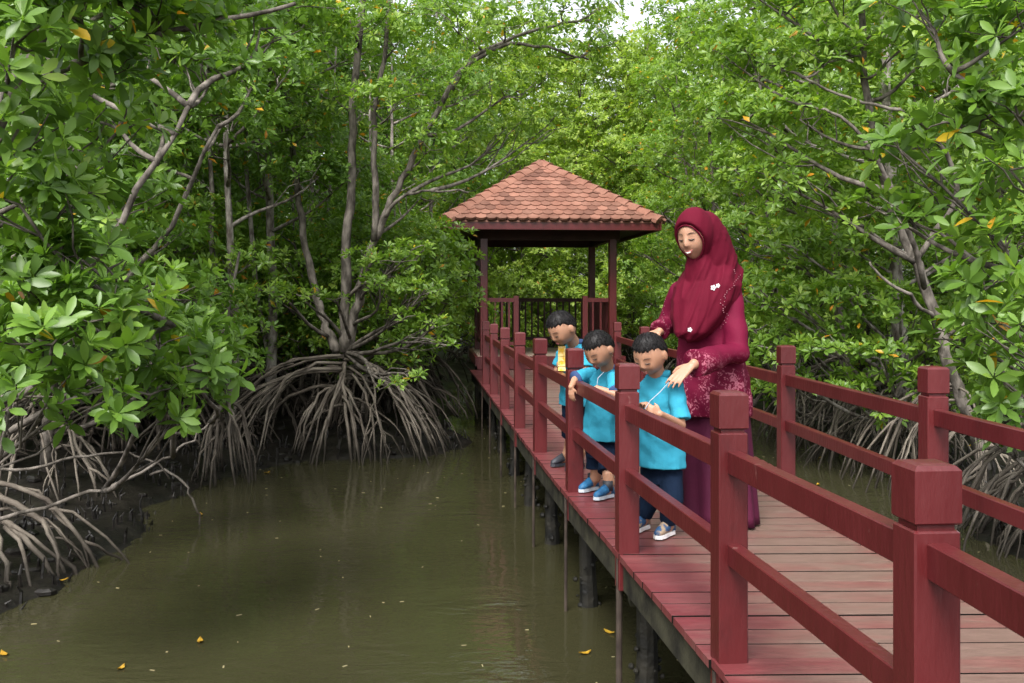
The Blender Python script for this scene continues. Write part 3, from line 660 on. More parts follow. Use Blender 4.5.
make_tree((-4.3, 8.8, .3), [([(-4.3, 8.8, .3), (-4.2, 8.7, 1.6), (-4.0, 8.7, 3.0), (-3.6, 8.6, 4.6), (-3.2, 8.6, 5.4)], .07, .03), ([(-4.2, 8.7, 1.4), (-3.6, 8.5, 1.9), (-3.0, 8.4, 2.5), (-2.6, 8.4, 3.4)], .04, .015)],
    B([(60, 300, 8.6, .45), (130, 310, 8.6, .45), (190, 300, 8.6, .38), (100, 240, 8.5, .45), (170, 240, 8.7, .36),  (150, 160, 8.6, .45), (230, 120, 9, .45), (60, 190, 8.6, .45), (190, 60, 8.8, .5), (260, 70, 9, .45), (120, 90, 8.6, .5), (40, 100, 8.6, .5), (290, 10, 9.2, .5), (150, 0, 8.8, .6), (225, 335, 8.9, .25), (60, -10, 8.6, .6), (30, 355, 8.2, .35), (100, 370, 8.3, .3)], .65),
    'leafy mangrove on the left bank behind the hanging branches, trunk hidden by leaves', L=.12, dens=36, seed=41, roots=[(8, .4, 1.1, .6, 1.2, -PI * .7, PI * .2)])
# --- small clump of stilt roots standing off the left bank
t = make_tree((-3.0, 9.6, .1), [([(-2.95, 9.9, .45), (-2.98, 9.9, .9), (-3.0, 9.95, 1.5), (-2.9, 10.1, 2.4)], .03, .015)],
    B([(215, 400, 9.8, .16), (235, 360, 9.8, .28), (200, 345, 9.7, .3), (180, 372, 9.6, .22), (250, 330, 10, .25), (225, 310, 10.2, .3)], .6),
    'young mangrove on straight splayed prop roots between the two banks of roots on the left', L=.11, dens=42, seed=51, roots=[(7, .75, .85, .12, .42, 0, 2 * PI)], r_limb=.012)

# --- near right: large leaves at the frame's edge
make_tree((4.1, 5.6, .3),
    [([(4.1, 5.7, .3), (3.9, 5.7, 1.4), (3.7, 5.6, 2.4), (3.3, 5.6, 3.4), (3.0, 5.6, 4.4)], .07, .03), ([(3.75, 5.6, 2.2), (3.3, 5.5, 2.5), (2.9, 5.4, 2.9), (2.5, 5.4, 3.15)], .03, .012), ([(3.9, 5.7, 1.3), (3.5, 5.5, 1.7), (3.1, 5.4, 1.9), (2.8, 5.4, 2.05)], .03, .012)],
    B([(1015, 105, 5.2, .26), (960, 125, 5.4, .22), (1010, 170, 5.2, .25), (950, 60, 5.6, .22), (1010, 240, 5.2, .25), (985, 290, 5.3, .2), (1015, 330, 5.1, .25), (960, 340, 5.5, .18), (995, 375, 5.3, .18), (1020, 30, 5.2, .3), (900, 150, 5.8, .18), (930, 230, 5.8, .2), (1030, 400, 5.2, .2), (1000, -10, 5.4, .35), (920, 10, 5.6, .25), (880, 210, 5.9, .15)], .7),
    'nearest right-hand mangrove with large glossy leaves at the picture edge', lod='near', L=.15, dens=28, seed=61, r_limb=.02, twigs=6, nl=(6, 9), roots=[(8, .5, 1.1, .6, 1.1, PI * .7, PI * 1.6)])
# --- right bank: leaning trunk tree and others
make_tree((4.35, 9.1, .3),
    [(tp((985, 470, 9.2), (968, 410, 9.2), (952, 380, 9.2), (938, 325, 9.2), (922, 275, 9.2), (905, 235, 9.3), (893, 215, 9.3), (880, 170, 9.3), (870, 120, 9.2), (862, 40, 9.2), (860, -40, 9.2)), .06, .03),
     (tp((935, 320, 9.2), (910, 295, 9.0), (885, 280, 9), (868, 262, 9)), .022, .01),
     (tp((915, 262, 9.2), (960, 200, 9.0), (950, 150, 9.0), (900, 108, 8.8), (850, 100, 8.8), (805, 78, 8.9)), .03, .01),
     (tp((925, 290, 9.2), (900, 200, 8.8), (870, 145, 8.7), (840, 115, 8.7), (810, 105, 8.8)), .028, .01)],
    B([(830, 60, 9, .45), (770, 60, 9.2, .4), (900, 50, 8.9, .45), (960, 40, 8.8, .5), (800, 120, 9, .4), (860, 150, 9.1, .4), (745, 120, 9.3, .36), (780, 185, 9.2, .38), (840, 215, 9.3, .38), (915, 130, 9.0, .4), (900, 195, 9.4, .3), (960, 250, 9.5, .4), (985, 180, 9.2, .45), (1010, 100, 9, .5), (730, 60, 9.4, .35), (1000, 300, 9.3, .4), (830, 0, 9, .55), (900, -30, 9, .6), (760, 0, 9.2, .45), (980, -20, 9, .6), (975, 350, 9.2, .3), (1010, 380, 9, .3)], .65),
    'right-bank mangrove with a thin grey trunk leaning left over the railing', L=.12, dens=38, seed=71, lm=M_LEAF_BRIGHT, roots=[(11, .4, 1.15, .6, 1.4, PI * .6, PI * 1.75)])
make_tree((4.9, 10.8, .3),
    [(tp((905, 420, 10.9), (900, 350, 10.9), (898, 290, 10.8), (893, 230, 10.8), (890, 150, 10.8), (885, 50, 10.8), (880, -40, 10.8)), .085, .05)],
    B([(800, 305, 10.3, .42), (850, 300, 10, .42), (900, 310, 9.8, .36), (830, 350, 10, .36), (780, 350, 10.4, .33), (880, 360, 9.7, .34), (920, 385, 9.5, .28), (850, 395, 9.8, .26), (795, 385, 10.3, .24), (940, 330, 9.9, .3), (760, 290, 10.8, .4), (755, 330, 10.8, .3), (890, 412, 9.6, .18), (960, 395, 9.6, .24), (850, 250, 10.8, .45), (790, 245, 10.9, .45), (900, 250, 10.8, .4), (820, 180, 10.9, .5), (860, 100, 10.9, .6), (780, 120, 10.9, .5), (930, 150, 10.9, .6), (1000, 230, 10.9, .6), (1000, 60, 10.9, .7), (800, 30, 11, .6), (900, 10, 11, .7)], .62),
    'low bushy bright green mangrove behind the right railing, its pale straight trunk rising from it', L=.125, dens=38, seed=81, lm=M_LEAF_BRIGHT, bark=M_BARK_PALE,
    roots=[(13, .5, 1.15, .9, 1.6, PI * .7, PI * 1.75, 2), (8, .3, .8, .5, 1.1, PI * .7, PI * 1.75)])
make_tree((4.0, 6.9, .15), [([(4.3, 7.2, .2), (4.3, 7.1, 1.0), (4.4, 7.1, 1.7), (4.5, 7.2, 2.4)], .05, .02)],
    B([(1010, 420, 7.0, .25), (1030, 370, 7, .35), (1000, 440, 6.9, .12)], .65),
    'low mangrove on the right bank standing on a thick tangle of pale roots', L=.13, dens=36, seed=91, roots=[(12, .4, 1.0, .6, 1.3, PI * .6, PI * 1.6, 2), (8, .25, .7, .4, 1.0, PI * .6, PI * 1.6)])
make_tree((4.45, 12.6, .3),
    [(tp((848, 420, 12.6), (842, 340, 12.6), (836, 250, 12.6), (825, 150, 12.6), (815, 60, 12.6), (810, -30, 12.6)), .07, .035)],
    B([(770, 390, 12, .25), (745, 365, 12.2, .35), (790, 330, 12.1, .4), (745, 300, 12.3, .4), (800, 270, 12.4, .5), (740, 230, 12.4, .45), (790, 200, 12.6, .5), (735, 170, 12.5, .45), (770, 120, 12.6, .55), (725, 110, 12.6, .4), (820, 130, 12.6, .6), (750, 50, 12.7, .55), (820, 40, 12.7, .6), (710, 50, 12.8, .35), (720, 270, 12.6, .35), (860, 380, 12, .35), (780, -10, 12.7, .6)], .65),
    'mid-distance mangrove right of the woman, crown of pale leaves with scattered orange ones', L=.125, dens=40, seed=101, lm=M_LEAF_BRIGHT, roots=[(18, .5, 1.2, .8, 1.5, PI * .6, PI * 1.7), (10, .4, .9, .5, 1., PI * .6, PI * 1.7)])

# --- variants for the woods behind: one of each kind, then copies
def variant(kind, seed, base, label, group, lm):
    rg = np.random.default_rng(seed); b = V(base); H = {'bushy': 7.6, 'bare': 7.8, 'far': 9.2, 'shrub': 2.9}[kind]; Rm = {'bushy': 1.65, 'bare': 1.5, 'far': 2.1, 'shrub': 1.25}[kind]; z0 = {'bushy': .95, 'bare': 3.3, 'far': .5, 'shrub': .95}[kind]
    lean = V((rg.normal(0, .35), rg.normal(0, .35), 0)); blobs = []
    nb = {'bushy': 34, 'bare': 20, 'far': 34, 'shrub': 15}[kind]
    for i in range(nb):
        t = (i + rg.random()) / nb; z = z0 + (H - z0) * t; Rr = Rm * (.55 + .45 * math.sin(math.pi * min(1, t * 1.1 + .12)))
        a = i * 2.4 + rg.normal(0, .3); q = Rr * math.sqrt(rg.uniform(.25, 1)); r = rg.uniform(.42, .68) * {'far': 1.25, 'shrub': .75}.get(kind, 1)
        blobs.append(((b.x + lean.x * t + q * math.cos(a), b.y + lean.y * t + q * math.sin(a), z), r, .62))
    tr = [([b + V((0, 0, .0)), b + V((.05, 0, H * .2)) + lean * .1, b + lean * .35 + V((rg.normal(0, .12), rg.normal(0, .12), H * .45)), b + lean * .7 + V((0, 0, H * .7)), b + lean + V((0, 0, H * .95))], rg.uniform(.06, .085) * (.5 if kind == 'shrub' else 1), .012)]
    if kind not in ('far', 'shrub'):
        tr.append(([b + V((.05, .05, .5)), b + V((-.25, .1, H * .25)), b + V((-.4, .2, H * .5)) + lean * .5, b + V((-.55, .2, H * .8)) + lean * .8], .045, .015))
    return make_tree(b, tr, blobs, label, lod='far' if kind == 'far' else 'mid', L=.15 if kind == 'far' else .12, dens=24 if kind == 'far' else 28, seed=seed, lm=lm, bark=M_BARK_PALE if kind == 'bare' else M_BARK,
        roots=[(8, .3, .9, .4, .9, 0, 2 * PI) if kind == 'bare' else (16, .4, 1.2, .6, 1.4, 0, 2 * PI)], split_roots=False, root_mat=M_ROOT_DARK, group=group, name='mangrove_tree', twigs=3)
def copy_tree(o, loc, rz, s):
    c = o.copy(); COL.objects.link(c); c.location = loc; c.rotation_euler = (0, 0, rz); c.scale = (s, s, s)
    for ch in list(o.children):
        d = ch.copy(); COL.objects.link(d); d.parent = c
    return c
LG = 'slim trunks on the left bank'; LB = 'mangroves in the woods behind the left bank'; RB = 'mangroves in the woods behind the right bank'; FB = 'far trees behind the pavilion'
LAB = {LG: 'slim bare pale-grey trunk among the trees left of the big stilt-rooted mangrove', LB: 'dense leafy mangrove in the woods behind the left bank',
       RB: 'dense leafy mangrove in the woods behind the right railing', FB: 'tall pale yellow-green tree in the far woods behind the pavilion'}
def pos(px, d): return V(((px - 512) / FPX * d, d, .22))
SG = 'low leafy mangroves behind the left bank roots'
LAB[SG] = 'low bright green mangrove shrub among the grey trunks behind the left bank'
spots = {
 'shrub': (SG, M_LEAF_BRIGHT, [(256, 13.7), (312, 13.5), (362, 13.0), (388, 13.8), (196, 12.9), (160, 11.6), (385, 16.2), (415, 18.5), (115, 10.9), (280, 15.2), (350, 15.4)]),
 'bare': (LG, M_LEAF, [(231, 11.6), (270, 12.7), (214, 15.5), (190, 13.2), (310, 15.2), (150, 15.0), (388, 18.5), (372, 20.5), (430, 21)]),
 'bushyL': (LB, M_LEAF, [(20, 11), (95, 11.6), (165, 16.5), (60, 15.5), (255, 18.5), (320, 18.5), (-20, 15), (-60, 9.5), (230, 21), (120, 20), (345, 21.5), (20, 20)]),
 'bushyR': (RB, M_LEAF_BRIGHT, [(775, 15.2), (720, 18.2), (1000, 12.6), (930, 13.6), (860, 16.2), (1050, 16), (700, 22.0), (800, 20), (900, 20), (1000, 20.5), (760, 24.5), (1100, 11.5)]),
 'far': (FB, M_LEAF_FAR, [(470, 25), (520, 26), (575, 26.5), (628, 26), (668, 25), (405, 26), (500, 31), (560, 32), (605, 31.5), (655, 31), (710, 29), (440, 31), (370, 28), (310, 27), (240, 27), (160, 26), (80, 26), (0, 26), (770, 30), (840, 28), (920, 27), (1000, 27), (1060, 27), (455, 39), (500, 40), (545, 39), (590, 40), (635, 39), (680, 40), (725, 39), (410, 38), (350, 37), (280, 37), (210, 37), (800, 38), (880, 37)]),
}
OWN = {('shrub', 0): 'low leafy shrub half hidden at the left foot of the slim grey trunks', ('shrub', 1): 'low leafy shrub just left of the stems of the stilt-rooted tree',
 ('shrub', 2): 'widest low shrub, directly behind the big stilt-rooted trunk', ('shrub', 3): 'low leafy shrub reaching toward the left side of the pavilion, right of the stilt-rooted tree',
 ('shrub', 4): 'low shrub above the small clump of straight prop roots', ('shrub', 5): 'low shrub behind the tips of the large-leaved branch overhanging on the left',
 ('shrub', 7): 'small patch of shrub low against the left pillar of the pavilion', ('shrub', 8): 'low shrub whose dark roots show above the left mud bank',
 ('bare', 0): 'slim grey trunk nearest the water, between the left branches and the stilt-rooted tree', ('bare', 1): 'slim grey tree just left of the stilt-rooted tree, farther back than its neighbour',
 ('bare', 4): 'slender tree whose crown shows between the two tallest stems of the stilt-rooted tree', ('bare', 6): 'slender tree whose airy crown fills the gap left of the pavilion roof peak',
 ('bare', 8): 'slender far tree whose thin crown touches the left corner of the pavilion roof',
 ('bushyL', 1): 'dense tree with dark gaps below it, behind the large-leaved branches at far left', ('bushyL', 5): 'dense tree deep in the left woods, seen between the stems of the stilt-rooted tree',
 ('bushyR', 0): 'broad bright tree directly behind the head of the woman, reaching the top of the picture', ('bushyR', 1): 'tall tree between the pavilion roof and the headscarf, right of the open sky',
 ('bushyR', 2): 'dense tree behind the leaning trunk at the far right', ('bushyR', 3): 'dense tree seen low between the pale straight trunk and the leaning trunk',
 ('bushyR', 4): 'shaded tree behind the pale straight trunk on the right bank', ('bushyR', 6): 'pale tree touching the right corner of the pavilion roof, below the patch of sky',
 ('far', 0): 'pale yellow-green tree behind the left pillars of the pavilion', ('far', 1): 'pale yellow-green tree rising above the left slope of the pavilion roof',
 ('far', 2): 'pale yellow-green tree directly behind the peak of the pavilion roof', ('far', 3): 'pale yellow-green tree above the right slope of the pavilion roof, under the sky gap',
 ('far', 4): 'pale yellow-green tree just right of the pavilion roof under the patch of sky'}
LAB[SG] = 'low green mangrove shrub mostly hidden behind nearer shrubs on the left bank'; LAB[LG] = 'slim bare grey trunk half hidden in the leaves at mid-left'
LAB[LB] = 'dense leafy mangrove mostly hidden in the woods behind the left bank'; LAB[RB] = 'dense leafy mangrove mostly hidden in the woods behind the right railing'; LAB[FB] = 'far pale yellow-green tree mostly hidden by nearer trees'
rdc = random.Random(77)
sd = 500
for kind, (grp, lm, ps) in spots.items():
    protos = []; base_kind = kind[:5] if kind.startswith('bushy') else kind
    nproto = {'shrub': 2, 'bare': 2, 'bushyL': 3, 'bushyR': 3, 'far': 3}[kind]
    for i, (px, d) in enumerate(ps):
        b = pos(px, d)
        if i < nproto:
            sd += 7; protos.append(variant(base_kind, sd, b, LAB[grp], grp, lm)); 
            if kind == 'far': protos[-1].scale = (1.0, 1.0, 1.0)
        else:
            protos.append(None); made = copy_tree(protos[i % nproto], b, rdc.uniform(0, 6.28), rdc.uniform(.9, 1.12)); made['label'] = LAB[grp]
        if (kind, i) in OWN: (protos[i] if i < nproto else made)['label'] = OWN[kind, i]

# ------------------------------------------------------------------ mud details
m = MB(); rg = np.random.default_rng(5)
for _ in range(4000):
    x = rg.uniform(-5.2, 5.2); y_ = rg.uniform(5.2, 13); d = float(shore_dist(np.array([x]), np.array([y_]))[0])
    if not (-.12 < d < 1.5) or rg.random() > (.75 if d < .8 else .35): continue
    if len(m.v) > 16000: break
    z = float(ground_h(x, y_)); h = rg.uniform(.04, .14); r_ = rg.uniform(.006, .014)
    m.tube([(x, y_, z - .05), (x + rg.normal(0, .008), y_ + rg.normal(0, .008), z + h * .6), (x + rg.normal(0, .014), y_ + rg.normal(0, .014), z + h)], [r_ * 1.3, r_, r_ * .45], 5)
tag(m.build('breathing_roots', M_MUD), 'short black breathing roots poking up through the mud', 'roots', kind='stuff')
m = MB()
for _ in range(700):
    x = rg.uniform(-4.8, 4.6); y_ = rg.uniform(5.2, 13); d = float(shore_dist(np.array([x]), np.array([y_]))[0])
    if not (-.05 < d < 1.6): continue
    z = float(ground_h(x, y_)); s_ = rg.uniform(.02, .07)
    m.ball((x, y_, z), (s_ * 1.4, s_, s_ * .6), Matrix.Rotation(rg.uniform(0, 3), 3, 'Z'), 7, 5)
tag(m.build('mud_clods', M_MUD), 'wet black lumps of mud along the shore', 'mud', kind='stuff')
m = MB()
for _ in range(260):
    x = rg.uniform(-3.3, 3.6); y_ = 3 + 11 * rg.random() ** 1.2; d = float(shore_dist(np.array([x]), np.array([y_]))[0])
    if d > -.05: continue
    a = rg.uniform(0, 3.1); l = rg.uniform(.004, .016); ww = rg.uniform(.002, .005); c, s_ = math.cos(a), math.sin(a)
    m.box((x, y_, .002), (l, ww, .0012), Matrix.Rotation(a, 3, 'Z'))
tag(m.build('floating_specks', mat('pale_speck', (.20, .18, .10), .7, .2, (.32, .27, .14), 3)), 'tiny pale specks and bits of leaf floating on the creek', 'debris', kind='stuff')
M_YLEAF = mat('fallen_leaf', (.30, .16, .012), .5, .3, (.42, .27, .03), 14)
fl = [(540 / 2.7, 430 + 572 / 2.7, 'yellow leaf floating near the lower left of the creek, the larger of two close together'), (121, 669, 'yellow leaf floating lowest in the creek, toward the left'), (4, 655, 'yellow-green leaf floating at the left edge of the picture'),
      (267, 473, 'orange leaf floating at the foot of the big stilt roots'), (585, 654, 'curled yellow leaf floating beside the boardwalk piles, the nearer one'), (609, 633, 'yellow leaf floating beside the boardwalk piles, the farther one'),
      (63, 583, 'yellow leaf caught under the bowed roots at lower left'), (201, 515, 'tiny orange leaf floating off the left mud bank'),
      (969, 466, 'bright yellow leaf lying among the roots right of the near railing posts'), (820, 458, 'small yellow leaf floating under the right railing'), (818, 485, 'yellow speck of a leaf floating near the right deck edge')]
for px, py, lb in fl:
    d = 1.87 * FPX / (py - 300); x = (px - 512) / FPX * d; z = max(.006, float(ground_h(x, d)) + .01)
    a = rg.uniform(0, 6.28); s_ = rg.uniform(.03, .042); R = Matrix.Rotation(a, 3, 'Z'); c = V((x, d, z)); vs = []
    for t, ww, h in ((-1, 0, .012), (-.4, .38, .003), (.3, .42, 0), (1, 0, .014)):
        vs += [R @ V((t * s_, -ww * s_, h)) + c, R @ V((t * s_, 0, h * .6 - .0015)) + c, R @ V((t * s_, ww * s_, h)) + c]
    vs += [v - V((0, 0, .0015)) for v in vs]
    fs = []
    for k in range(3):
        for j in range(2):
            q = k * 3 + j; fs += [(q, q + 3, q + 4, q + 1), (q + 12, q + 13, q + 16, q + 15)]
    tag(MB().add(vs, fs).build('fallen_leaf', M_YLEAF), lb, 'leaf', 'fallen leaves')

# ------------------------------------------------------------------ people
M_SKIN = mat('skin', (.36, .195, .125), .5, .4, sss=.12)
M_SKIN_K = mat('child_skin', (.36, .19, .118), .5, .4, sss=.12)
M_HAIR = mat('black_hair', (.003, .0028, .003), .55, .25, (.010, .008, .008), 60, .3, 120)
M_LASH = mat('lashes', (.012, .008, .007), .6)
M_BROW = mat('eyebrow_hair', (.06, .035, .025), .8); M_LIP = mat('lips', (.27, .085, .07), .5); M_TEETH = mat('teeth', (.8, .76, .7), .3)
M_CYAN = mat('cyan_shirt', (.026, .225, .325), .85, .12, (.034, .265, .375), 6, .9, 14)
M_NAVY = mat('navy_cloth', (.004, .010, .024), .9, .1, (.007, .015, .034), 8, .3, 60)
M_NAVY2 = mat('navy_trim', (.02, .05, .14), .8)
M_HIJAB = mat('crimson_scarf', (.072, .002, .0105), .8, .12, (.090, .003, .014), 5, .15, 40)
M_SKIRT = mat('maroon_skirt', (.045, .0015, .017), .75, .3, (.06, .0025, .021), 4, .2, 40)
M_CORD = mat('grey_blue_cord', (.32, .36, .42), .7); M_WHITE = mat('white_trim', (.75, .73, .72), .5); M_BLUE = mat('blue_shoe', (.008, .07, .17), .6, .4, (.015, .12, .26), 30)
M_BLACK = mat('black_shoe', (.02, .022, .03), .6); M_YEL = mat('yellow_card', (.75, .42, .02), .5, .4, (.8, .62, .25), 30, lo=.45, hi=.55)
def floral():
    m = mat('floral_tunic', (.092, .002, .018), .75, .15, (.112, .003, .022), 5, .2, 40); n = m.node_tree; p = n.nodes['Principled BSDF']
    src = p.inputs['Base Color'].links[0].from_socket; tc = [q for q in n.nodes if q.type == 'TEX_COORD'][0]
    g1 = n.nodes.new('ShaderNodeNewGeometry'); sp = n.nodes.new('ShaderNodeSeparateXYZ'); n.links.new(tc.outputs['Object'], sp.inputs[0])
    a = n.nodes.new('ShaderNodeAttribute'); a.attribute_name = 'floral'
    nz = n.nodes.new('ShaderNodeTexNoise'); nz.inputs['Scale'].default_value = 46; nz.inputs['Detail'].default_value = 3; nz.inputs['Distortion'].default_value = 1.8
    nb = n.nodes.new('ShaderNodeTexNoise'); nb.inputs['Scale'].default_value = 10; nb.inputs['Detail'].default_value = 1
    n.links.new(tc.outputs['Object'], nz.inputs[0]); n.links.new(tc.outputs['Object'], nb.inputs[0])
    mu = n.nodes.new('ShaderNodeMath'); mu.operation = 'MULTIPLY_ADD'; mu.inputs[1].default_value = .75; n.links.new(nb.outputs[0], mu.inputs[0]); n.links.new(nz.outputs[0], mu.inputs[2])
    th = n.nodes.new('ShaderNodeMapRange'); th.inputs[1].default_value = .97; th.inputs[2].default_value = 1.03; n.links.new(mu.outputs[0], th.inputs[0])
    m2 = n.nodes.new('ShaderNodeMath'); m2.operation = 'MULTIPLY'; n.links.new(th.outputs[0], m2.inputs[0]); n.links.new(a.outputs['Fac'], m2.inputs[1])
    mx = n.nodes.new('ShaderNodeMixRGB'); mx.inputs[2].default_value = (.33, .10, .14, 1); n.links.new(m2.outputs[0], mx.inputs[0]); n.links.new(src, mx.inputs[1]); n.links.new(mx.outputs[0], p.inputs['Base Color'])
    return m
M_TUNIC = floral()

def head_frame(yaw_dir, pitch, roll=0.):
    """columns: x = the person's left... right-handed frame with y forward, z up"""
    y = V((yaw_dir[0], yaw_dir[1], 0)).normalized(); z = V((0, 0, 1)); x = y.cross(z)
    R = Matrix((x, y, z)).transposed()
    return R @ Matrix.Rotation(-pitch, 3, 'X') @ Matrix.Rotation(roll, 3, 'Y')
def gauss(d, c, s): return math.exp(-((d - V(c).normalized()).length / s) ** 2)
def head_fn(s, kid=True):
    a, b, c = (.076 * s, .090 * s, .098 * s) if kid else (.070 * s, .092 * s, .108 * s)
    def f(d):
        x, y, z = d
        j = 1 - (.20 if kid else .27) * max(0, -z) ** 1.6
        p = V((a * x * j, b * y * (1 - .10 * max(0, -z) * (1 if y < 0 else .3)), c * z))
        k = 0
        k += (.012 if kid else .019) * gauss(d, (0, 1, -.16), .13) + (.004 if kid else .007) * gauss(d, (0, 1, .02), .12)
        for sx in (-1, 1):
            k -= .0055 * gauss(d, (sx * .36, .92, .08), .22)
            k += (.008 if kid else .006) * gauss(d, (sx * .55, .8, -.32), .28)
            k += .004 * gauss(d, (sx * .13, 1, -.2), .08)
        k += .007 * gauss(d, (0, 1, -.52), .17) + .008 * gauss(d, (0, .8, -.85), .25) - .003 * gauss(d, (0, 1, -.40), .1)
        return p + d * k * s
    return f
def head(mb, c, R, s, kid=True):
    f = head_fn(s, kid); mb.ball(c, 1, R, 44, 34, f)
    for sx in (-1, 1): mb.ball(V(c) + R @ V((sx * .078 * s, -.006 * s, -.008 * s)), (.010 * s, .019 * s, .028 * s), R, 12, 8)
    return f
def face(root, c, R, s, f, kid=True, smile=False, look=.0):
    c = V(c); q_ = 1.0 if kid else 1.25
    def sp(x, z, off=0.):
        d = V((x, math.sqrt(max(.01, 1 - x * x - z * z)), z)); return c + R @ (f(d) + d * off)
    for sx in (-1, 1):
        # closed / downcast lids: a dark lash line under a soft lid
        pts = [sp(sx * (.20 + .33 * t), .045 - .035 * math.sin(math.pi * t) - .02 * t, .0035 * s) for t in (0, .25, .5, .75, 1)]
        MB().tube(pts, [.0010 * s * q_, .0020 * s * q_, .0027 * s * q_, .0024 * s * q_, .0010 * s * q_], 7).build('eyelashes', M_LASH, root, True)
        pts = [sp(sx * (.16 + .46 * t), .25 + .06 * math.sin(math.pi * t * .8) - .05 * t, .0025 * s) for t in (0, .25, .5, .75, 1)]
        MB().tube(pts, [.0008 * s, .0015 * s, .0016 * s, .0012 * s, .0005 * s], 7).build('eyebrow', M_BROW, root, True)
    w_ = .15 if not smile else .32
    up = [sp(w_ * t, -.45 + (.055 * t * t if smile else .015 * t * t), .002 * s) for t in (-1, -.6, -.2, .2, .6, 1)]
    lo = [sp(w_ * .92 * t, -.52 + (.10 * t * t if smile else .03 * t * t), .002 * s) for t in (-1, -.6, -.2, .2, .6, 1)]
    m = MB(); m.tube(up, [.001 * s, .0035 * s, .0042 * s, .0042 * s, .0035 * s, .001 * s], 7); m.tube(lo, [.001 * s, .0045 * s, .0058 * s, .0058 * s, .0045 * s, .001 * s], 7)
    m.build('lips', M_LIP, root, True)
    if smile:
        m = MB(); m.tube([sp(w_ * .72 * t, -.48 + .06 * t * t, .0015 * s) for t in (-1, -.5, 0, .5, 1)], [.001 * s, .0055 * s, .0068 * s, .0055 * s, .001 * s], 7); m.build('teeth', M_TEETH, root, True)
def hair(root, c, R, s, f, seed):
    c = V(c); rg = np.random.default_rng(seed)
    def T(y, x): return float(np.interp(y, [-1, -.5, -.15, .1, .4, 1], [-.42, -.28, .02, .32, .50, .60]))
    def off(d):
        h = d.z - T(d.y, d.x) - (.14 * max(0, abs(d.x) - .45) if d.y > .1 else 0) + .05 * math.sin(d.x * 23) + .03 * math.sin(d.x * 41 + 1)
        k = max(0, min(1, h / .13 + .5)); return (-.010 + (.0125 + .004 * min(1, max(0, h) / .5)) * k * k * (3 - 2 * k) + .004 * max(0, d.z) * k) * s
    MB().ball(c, 1, R, 72, 48, lambda d: f(d) + d * (off(d) + .0005 * s * math.sin(math.atan2(d.y, d.x) * 37 + d.z * 9))).build('hair', M_HAIR, root, True)
    m = MB()
    crown = V((.1, -.35, .93)).normalized()
    for _ in range(1700):
        d = V(rg.normal(0, 1, 3)); d.normalize()
        if d.z < T(d.y, d.x) + .02: continue
        t = (d - crown); t = (t - d * t.dot(d)); 
        if t.length < .05: continue
        t.normalize(); L = rg.uniform(.10, .24); p = []
        for q in (0, .4, .8, 1.1):
            e = (d + t * L * q + V(rg.normal(0, .02, 3))).normalized()
            if e.z < T(e.y, e.x) - .01 + .14 * max(0, abs(e.x) - .45) * (e.y > .1): break
            p.append(c + R @ (f(e) + e * (.003 * s + .006 * s * max(0, e.z) + .003 * s * math.sin(q * 2.2) + (.004 * s * rg.random()))))
        if len(p) > 1: m.tube(p, [.0008 * s, .0011 * s, .0008 * s, .0003 * s][:len(p)], 3, False)
    m.build('hair_strands', M_HAIR, root, True)
def hand(mb, wrist, fwd, back, s, curl=.5, left=True, spread=.10):
    """wrist point, direction of the fingers, direction the back of the hand faces"""
    w_ = V(wrist); f = V(fwd).normalized(); b = V(back); b = (b - f * b.dot(f)).normalized(); sd = f.cross(b) * (1 if left else -1)
    # sd points to the thumb's side
    fl_ = [.86, .95, 1.0, .93, .74]
    for i, (o, k, ln) in enumerate(((.15, .10, .92), (.05, .03, 1.0), (-.05, -.03, .94), (-.145, -.10, .76))):
        kn = w_ + f * (.48 * s * (1 - .06 * abs(i - 1.2))) + sd * o * s
        mb.cap(w_ + sd * o * .5 * s + f * .06 * s, .085 * s, kn, .066 * s, 10)
        d = (f + sd * k * 1.6 * spread * 6).normalized(); p = kn; ang = curl * .5
        for L, r0, r1 in ((.24, .053, .047), (.17, .047, .041), (.13, .041, .031)):
            dd = d * math.cos(ang) - b * math.sin(ang); q = p + dd * L * ln * s; mb.cap(p, r0 * s, q, r1 * s, 10); p = q; ang += curl * .75
    p = w_ + f * .12 * s + sd * .13 * s; d = (f * .75 + sd * .8 - b * .25).normalized()
    q = p + d * .22 * s; mb.cap(p, .08 * s, q, .062 * s, 10); d = (f * 1. + sd * .25 - b * .45).normalized(); q2 = q + d * .2 * s; mb.cap(q, .06 * s, q2, .044 * s, 10)
    mb.cap(w_ - f * .06 * s, .105 * s, w_ + f * .1 * s, .10 * s, 12)
